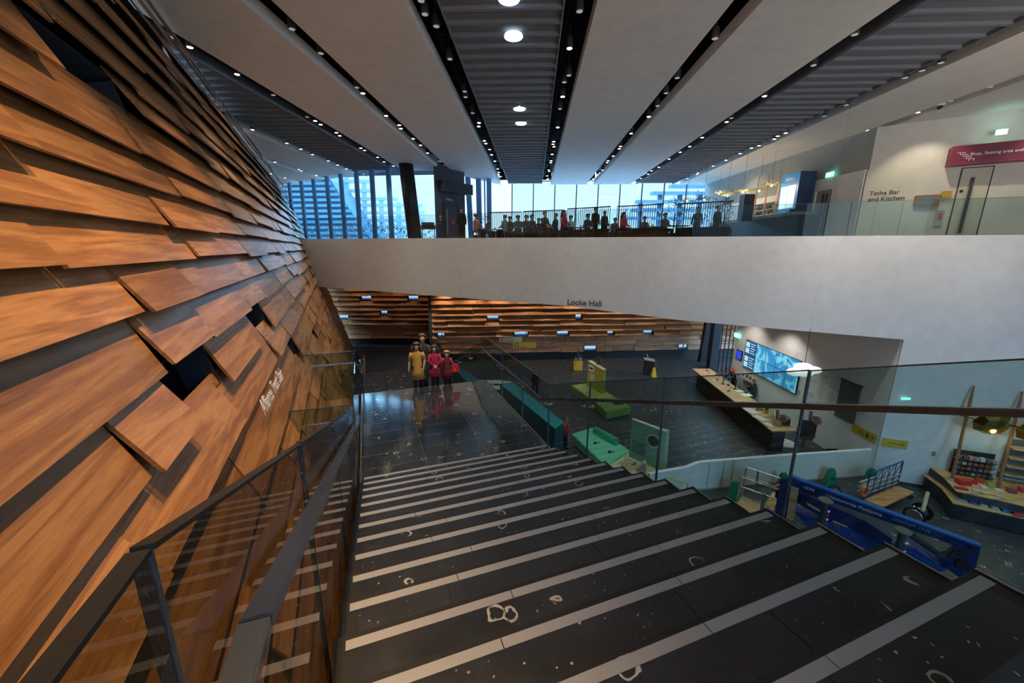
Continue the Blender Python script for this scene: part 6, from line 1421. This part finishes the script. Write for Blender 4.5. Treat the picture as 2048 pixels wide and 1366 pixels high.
    b = MB(); n = 14; vs = []; fs = []
    rows_ = 8; end_ = 1.9 if not long_hair else 2.1
    for i in range(rows_+1):
        a = .02+end_*i/rows_
        for j in range(n):
            t = 6.2832*j/n; x, y = math.sin(a)*math.cos(t), math.sin(a)*math.sin(t)
            z = math.cos(a)
            if y < -.15 and z < .45: z = .45+.2*(-y); y = -.62*abs(y)/max(abs(y), .01)*.9 if False else y*.95   # keeps the face open
            vs.append(c+V((x*.062*big, y*.066*big+.006, z*.062*big+.010))*S_)
    for i in range(rows_):
        for j in range(n): fs.append((i*n+j, i*n+(j+1) % n, (i+1)*n+(j+1) % n, (i+1)*n+j))
    b.add(vs, fs)
    if long_hair:
        for j in range(11):
            t = math.pi*(-.12+1.24*j/10); q = c+V((math.cos(t)*.058*big, math.sin(t)*.054*big+.006, .0))*S_
            b.tube([q+V((0, 0, .02))*S_, q+V((math.cos(t)*.012, .005, -.06))*S_, q+V((math.cos(t)*.028, .012, -.14))*S_], [.018*S_, .02*S_, .008*S_], 6)
    b.build('hair', hm, r_, smooth=True)
    if fine:
        for s in (-1, 1): MB().ball(c+V((s*.021*big, -.050*big, -.002))*S_, .0075*S_, 6).build('eye', eye_m, r_)
        MB().ball(c+V((0, -.050*big, -.034))*S_, (.014*S_, .004*S_, .004*S_), 6).build('mouth', lip_m, r_)
        for s in (-1, 1): MB().ball(c+V((s*.056, .004, -.006))*S_, (.006*S_, .012*S_, .018*S_), 6).build('ear', skin_m, r_)
    MW[r_.name] = Matrix.Translation(V(loc)) @ Matrix.Rotation(yaw, 4, 'Z')
    return r_
def dstand(px, py_head, d, t_guess=None):
    pass
def on_d(px, dd, z):          # where the column of pixel px crosses stair distance dd
    q = ray((px, 700)); tq, dq = q.dot(T), q.dot(D); return SP(tq*dd/dq, dd, z)
def height_for(px, ptop, base):
    q = ray((px, ptop)); s = (base.x*q.x+base.y*q.y)/(q.x**2+q.y**2); return CZ+q.z*s-base.z
fy = STAIR_ANG
# the girls climb the last steps of the lower flight; the man is a few steps behind
b1 = on_d(833, 11.25, -4.10); h1 = height_for(829, 685, b1)
person(b1, fy*.6, h1, 'girl with long hair in a mustard yellow dress at the top of the steps', top=(.55, .32, .07), legs=(.02, .02, .03), hair=(.09, .05, .03), dress=(.55, .30, .05), long_hair=True, fine=True, arms=(((-.145, .0, .64), (-.16, -.03, .50)), ((.15, .01, .65), (.125, -.06, .52))), legpose=((.05, .0), (-.03, .02)), hem=.27, bare_arm=True, big=1.3)
b0 = on_d(845, 12.4, -4.55); h0 = height_for(836, 667, b0)
person(b0, fy*.6-.25, h0, 'man with reddish short hair in a dark jacket behind the girl in yellow', top=(.03, .03, .035), legs=(.02, .02, .03), hair=(.13, .06, .03), fine=True, legpose=((.0, .0), (.06, .0)), headturn=.1)
b2 = on_d(868, 11.35, -4.10); h2 = height_for(868, 690, b2)
person(b2, fy*.6+.1, h2, 'girl with long brown hair in a deep pink coat holding her hands in front', top=(.45, .02, .07), legs=(.02, .02, .03), hair=(.08, .04, .03), dress=(.50, .02, .08), long_hair=True, fine=True, arms=(((-.14, -.01, .65), (-.03, -.11, .56)), ((.14, -.01, .65), (.03, -.11, .56))), legpose=((.04, 0), (-.02, 0)), hem=.30, lean=.015, big=1.3)
b3 = on_d(893, 11.3, -4.10); h3 = height_for(893, 702, b3)
person(b3, fy*.6, h3, 'small blond child in a dark red coat with a bright red bag', top=(.40, .02, .05), legs=(.02, .02, .03), hair=(.55, .30, .12), dress=(.16, .012, .025), fine=True, arms=(((-.15, .02, .66), (-.19, .0, .56)), ((.15, .0, .66), (.19, -.06, .54))), legpose=((.02, .0), (.05, .04)), hem=.26, big=1.45)
p = b3+T*.22+D*-.12+V((0, 0, .48)); o = MB().prism([p+T*x+V((0, 0, z)) for x, z in ((-.14, 0), (.16, .0), (.08, .26), (-.06, .26))], D*.08).build('red_bag', mat('bag_red', (.62, .02, .02), .6), bevel=.02); tag(o, 'bright red cloth bag carried by the small blond child', 'bag')
# hall figures
b = at((1070, 790), 0); hh_ = height_for(1072, 748, b); person(b, 2.6, max(1.5, min(1.85, hh_)), 'person in dark navy clothes walking behind the landing glass', top=(.015, .02, .04), legs=(.01, .012, .02), hair=(.03, .02, .02), legpose=((.06, 0), (-.05, .02)))
b = at((1130, 896), 0); person(b, 1.2, 1.45, 'child in a red coat at the near end of the teal partition', top=(.45, .02, .03), legs=(.015, .015, .03), hair=(.12, .08, .03), legpose=((.04, 0), (-.03, .02)))
b = at((1503, 762), 1.28); person(V((b.x+.1, b.y, .06)), R(-75), 1.78, 'bald man in a dark suit seated behind the reception counter', pose='sit', top=(.015, .02, .02), legs=(.02, .02, .02), hair=(.12, .08, .06), arms=(((-.14, -.03, .66), (-.04, -.10, .76)), None))
b = at((1472, 736), 1.62); person(V((b.x, b.y, 0)), R(-80), 1.66, 'person with bright red hair in dark clothes leaning over the reception counter', top=(.012, .015, .014), legs=(.01, .01, .012), hair=(.45, .06, .03), long_hair=True, lean=.12, arms=(((-.12, -.15, .66), (-.10, -.30, .60)), ((.12, -.15, .66), (.10, -.30, .60))))
for k in (0, ): pass
# cafe visitors
CF = [(952, 432, (.42, .12, .06), (.04, .03, .03), 'seated visitor in a rust-orange top, seen from behind, leftmost in the cafe'), (977, 435, (.08, .11, .16), (.05, .04, .05), 'seated visitor in blue-grey beside the left flowers'),
      (1010, 434, (.22, .27, .28), (.12, .08, .07), 'seated visitor in a pale green-grey jacket in the left bench'), (1020, 433, (.08, .1, .14), (.10, .10, .11), 'visitor with grey hair next to the pale green jacket'), (1036, 435, (.12, .13, .15), (.06, .05, .05), 'small seated visitor right of the grey-haired one'),
      (1053, 430, (.03, .05, .09), (.04, .03, .03), 'dark-clothed visitor at the post between the first benches'), (1064, 434, (.03, .04, .08), (.03, .03, .03), 'visitor bending forward in dark blue in the second bench'), (1078, 437, (.05, .04, .07), (.05, .03, .05), 'low seated visitor in the middle of the second bench'),
      (1090, 427, (.03, .035, .05), (.35, .33, .33), 'white-haired visitor in a black patterned jumper'), (1112, 426, (.04, .05, .06), (.22, .24, .26), 'grey-haired visitor in dark jumper next to the white-haired one'), (1128, 425, (.42, .04, .05), (.04, .03, .04), 'long-haired visitor in a red cardigan in the second bench'),
      (1142, 431, (.35, .45, .55), (.03, .03, .04), 'child in a pale blue top opposite the red cardigan'), (1176, 432, (.03, .04, .08), (.03, .03, .04), 'visitor in navy left of the standing dark figure'), (1231, 436, (.16, .15, .15), (.12, .09, .08), 'visitor half hidden by the white high chair'),
      (1248, 429, (.50, .03, .05), (.05, .04, .04), 'visitor in a bright red top right of the high chair'), (1290, 433, (.08, .10, .12), (.04, .04, .05), 'visitor in grey-green in the fourth bench'), (1331, 430, (.14, .14, .13), (.36, .34, .28), 'fair-haired visitor in a grey coat behind the fourth bench')]
for k, (px, py, tc_, hc_, lb) in enumerate(CF):
    hs = 1.68; zt = .70*hs                                   # top of a seated head
    b = at((px, py-4), UP+zt+.03); y_ = min(b.y+(k % 2)*1.3, 28.5); b = aty((px, py-4), y_)
    person(V((b.x, b.y, UP)), rnd.uniform(-1.2, 1.2)+(math.pi if k in (0, 2) else 0), hs, lb, pose='sit', top=tc_, legs=(.02, .02, .03), hair=hc_, long_hair=(k in (10, 14)))
    r0 = root('stool', 'plain dark stool under a cafe visitor', 'stool', V((b.x, b.y, UP)), group='dark stools under the cafe visitors')
    MB().box(V((b.x, b.y, UP+.33)), (.38, .38, .05)).build('seat', wd_dark, r0)
    for sx, sy in ((-.15, -.15), (.15, -.15), (.15, .15), (-.15, .15)): MB().tube([V((b.x+sx, b.y+sy, UP)), V((b.x+sx, b.y+sy, UP+.31))], .02, 5).build('leg', wd_dark, r0)
for (px, py, h_, tc_, hc_, lb) in ((923, 416, 1.75, (.02, .03, .03), (.02, .015, .015), 'standing man in black beside the dark core at the left end of the cafe'), (1192, 415, 1.78, (.05, .015, .03), (.04, .02, .03), 'large standing figure in dark maroon in the middle of the cafe'), (1210, 422, 1.62, (.04, .03, .04), (.5, .5, .48), 'standing figure with a pale headband in the cafe'),
                              (1397, 415, 1.7, (.03, .015, .012), (.10, .03, .02), 'dark figure behind the slats of the nearest bench, left'), (1437, 412, 1.74, (.035, .028, .012), (.08, .03, .02), 'dark figure in brown behind the slats of the nearest bench, right')):
    b = at((px, py), UP+h_*.985); b = aty((px, py), min(b.y, 27)); person(V((b.x, b.y, UP)), rnd.uniform(-.8, .8), h_, lb, top=tc_, legs=(.02, .02, .03), hair=hc_)

#@@LIGHTS@@
# downlights in the ceiling slots
lens_on = mat('lamp_lens_on', (.9, .8, .6), .3, emit=(1, .86, .62), es=9)
lens_off = mat('lamp_lens_dim', (.35, .34, .33), .25, emit=(1, .9, .75), es=.25)
def fixture(loc, onn, first=[None, None]):
    k = 1 if onn else 0
    if first[k] is None:
        r_ = root('ceiling_spotlight', 'small round %s spotlight set in a dark ceiling slot' % ('shining' if onn else 'dim'), 'spotlight', loc, group='%s spotlights in the ceiling slots' % ('shining' if onn else 'dim'))
        b = MB(); b.lathe(V(loc), [(.075, 0), (.085, .02), (.075, .22), (.02, .24), (.02, .5)], 12); b.build('housing', darkgrey, r_)
        b = MB(); b.lathe(V(loc), [(.062, -.006), (.066, .004)], 12); b.build('lens', lens_on if onn else lens_off, r_)
        first[k] = r_; return r_
    c = copy_tree(first[k]); c.location = loc; return c
rn = random.Random(11)
for si, (a, b) in enumerate(slots):
    if a > 14: continue
    u = (a+b)/2; fe = min(farend(a), farend(b), 30.4)
    d = 7.2+rn.random()*1.2 if a > -4 else 9+rn.random()*1
    i = 0
    while d < fe-.8:
        onn = d > 15.5+abs(u+0)*.1 or rn.random() < .25
        loc = PP(u+rn.uniform(-.08, .08), d, CEIL+.05)
        fixture(loc, onn)
        if i % 2 == 0 and u > -9: lamp('spotlight_beam', 'SPOT', loc-V((0, 0, .06)), 130 if d > 12 else 80, NEUT, loc-V((0, 0, 5)), .06, 95, .8)
        d += rn.choice([.45, 1.1, 1.5, 2.1]); i += 1
# round daylight lamps in the middle baffle strip
disc = mat('round_lamp_disc', (.8, .9, 1), .4, emit=(.72, .92, 1.0), es=2.2)
for i, (px, py) in enumerate([(1018, 0), (1027, 75), (1039, 219), (1042, 248)]):
    p = at((px, py), CEIL-.02)
    o = MB().lathe(p, [(.20, 0), (.21, .015), (.20, .05)], 20).build('round_ceiling_lamp', disc)
    tag(o, 'round flat bluish lamp in the middle grey baffle strip, %s of four' % ['nearest', 'second nearest', 'third nearest', 'farthest'][i], 'ceiling lamp', 'round lamps in the middle baffle strip')
# warm wall-washers on the left oak wall
for s in (1.0, 3.0, 5.0, 7.5):
    loc = WD*s + WL*(.2) + V((0, 0, CZ+4.5))
    lamp('oak_wall_spot', 'SPOT', loc, 900, (1, .64, .34), WP(s-.2, -2.0, 0), .05, 56, .9)
for s in (11, 15, 19, 24):  # cool spots added to give the far boards a bluish daylight tone
    loc = WD*s + WL*(.2) + V((0, 0, CZ+4.5))
    lamp('oak_wall_spot', 'SPOT', loc, 420, (.86, .90, 1.0), WP(s, -1.0, 0), .05, 80, .9)
# warm washers above the far oak wall
for s in range(1, 20, 2):
    p = QB(s+.0, CZ-2.75, 1.0); lamp('far_wall_spot', 'SPOT', p, 120, (1, .72, .46), QB(s, 2.2, 0), .05, 100, .8)
for s in range(6, 13, 3):
    p = QB2(s, CZ-2.3, 1.6); lamp('far_wall_spot', 'SPOT', p, 60, (1, .66, .36), QB2(s, 3.4, 0), .05, 95, .8)
# hall downlights under the upper floor and over the reception
for (x_, y_) in ((3, 22), (7, 24), (10.5, 21), (10.8, 17.5), (0, 24), (-7, 27), (12.3, 18.5), (12.3, 21.5)):
    lamp('hall_downlight', 'SPOT', (x_, y_, CZ-3.0), 220, (1, .92, .82), (x_, y_, 0), .08, 110, .6)
# spots that light the white face and the shop
for (x_, e) in ((-7, 110), (-3, 190), (1.2, 230), (5, 210), (9, 330), (12.5, 500), (17, 430)):
    p = FP(x_, CEIL-.05, 1.7); lamp('face_washer', 'SPOT', p, e, ((1, .86, .72) if x_ < 4 else (1, .95, .9)), FP(x_, CZ-1.5), .05, 75, .7)
lamp('shop_light', 'SPOT', (15, 8.5, CZ-1), 60, (.95, 1, .95), (15.5, 11, .5), .1, 90, .7)
lamp('lift_light', 'SPOT', (9, 8, CZ+4.4), 200, (.95, 1, .97), (10.5, 11, 0), .1, 70, .7)
lamp('cafe_light', 'SPOT', (12.2, 24, CEIL-.1), 120, NEUT, (13.5, 24, UP+1.5), .08, 110, .7)
for sx in (1.5, 4.5, 8.5): lamp('landing_washer', 'SPOT', KP(sx, CEIL-.05, 1.6), 130, (1, .88, .70), KP(sx, UP+1.2), .05, 80, .6)

# fill spots added out of view to brighten and warm the ceiling
for (x_, y_, e) in ((1, -3, 200), (4, -2, 420), (9, -1, 420), (12, 5, 300)):
    lamp('ceiling_fill', 'SPOT', (x_, y_, CZ+.6), e*1.15, (1, .72, .48), (x_+.5, y_+6, CEIL), .15, 130, 1)

lamp('landing_fill', 'SPOT', SP(1.2, 8.5, 4.5), 900, (1, .86, .66), SP(.9, 11.6, -3.3), .06, 34, .8)  # fill spots added above the landing to brighten the people
lamp('landing_fill', 'SPOT', SP(2.6, 9.5, 4.5), 300, (1, .9, .75), SP(1.6, 11.8, -3.4), .06, 30, .8)
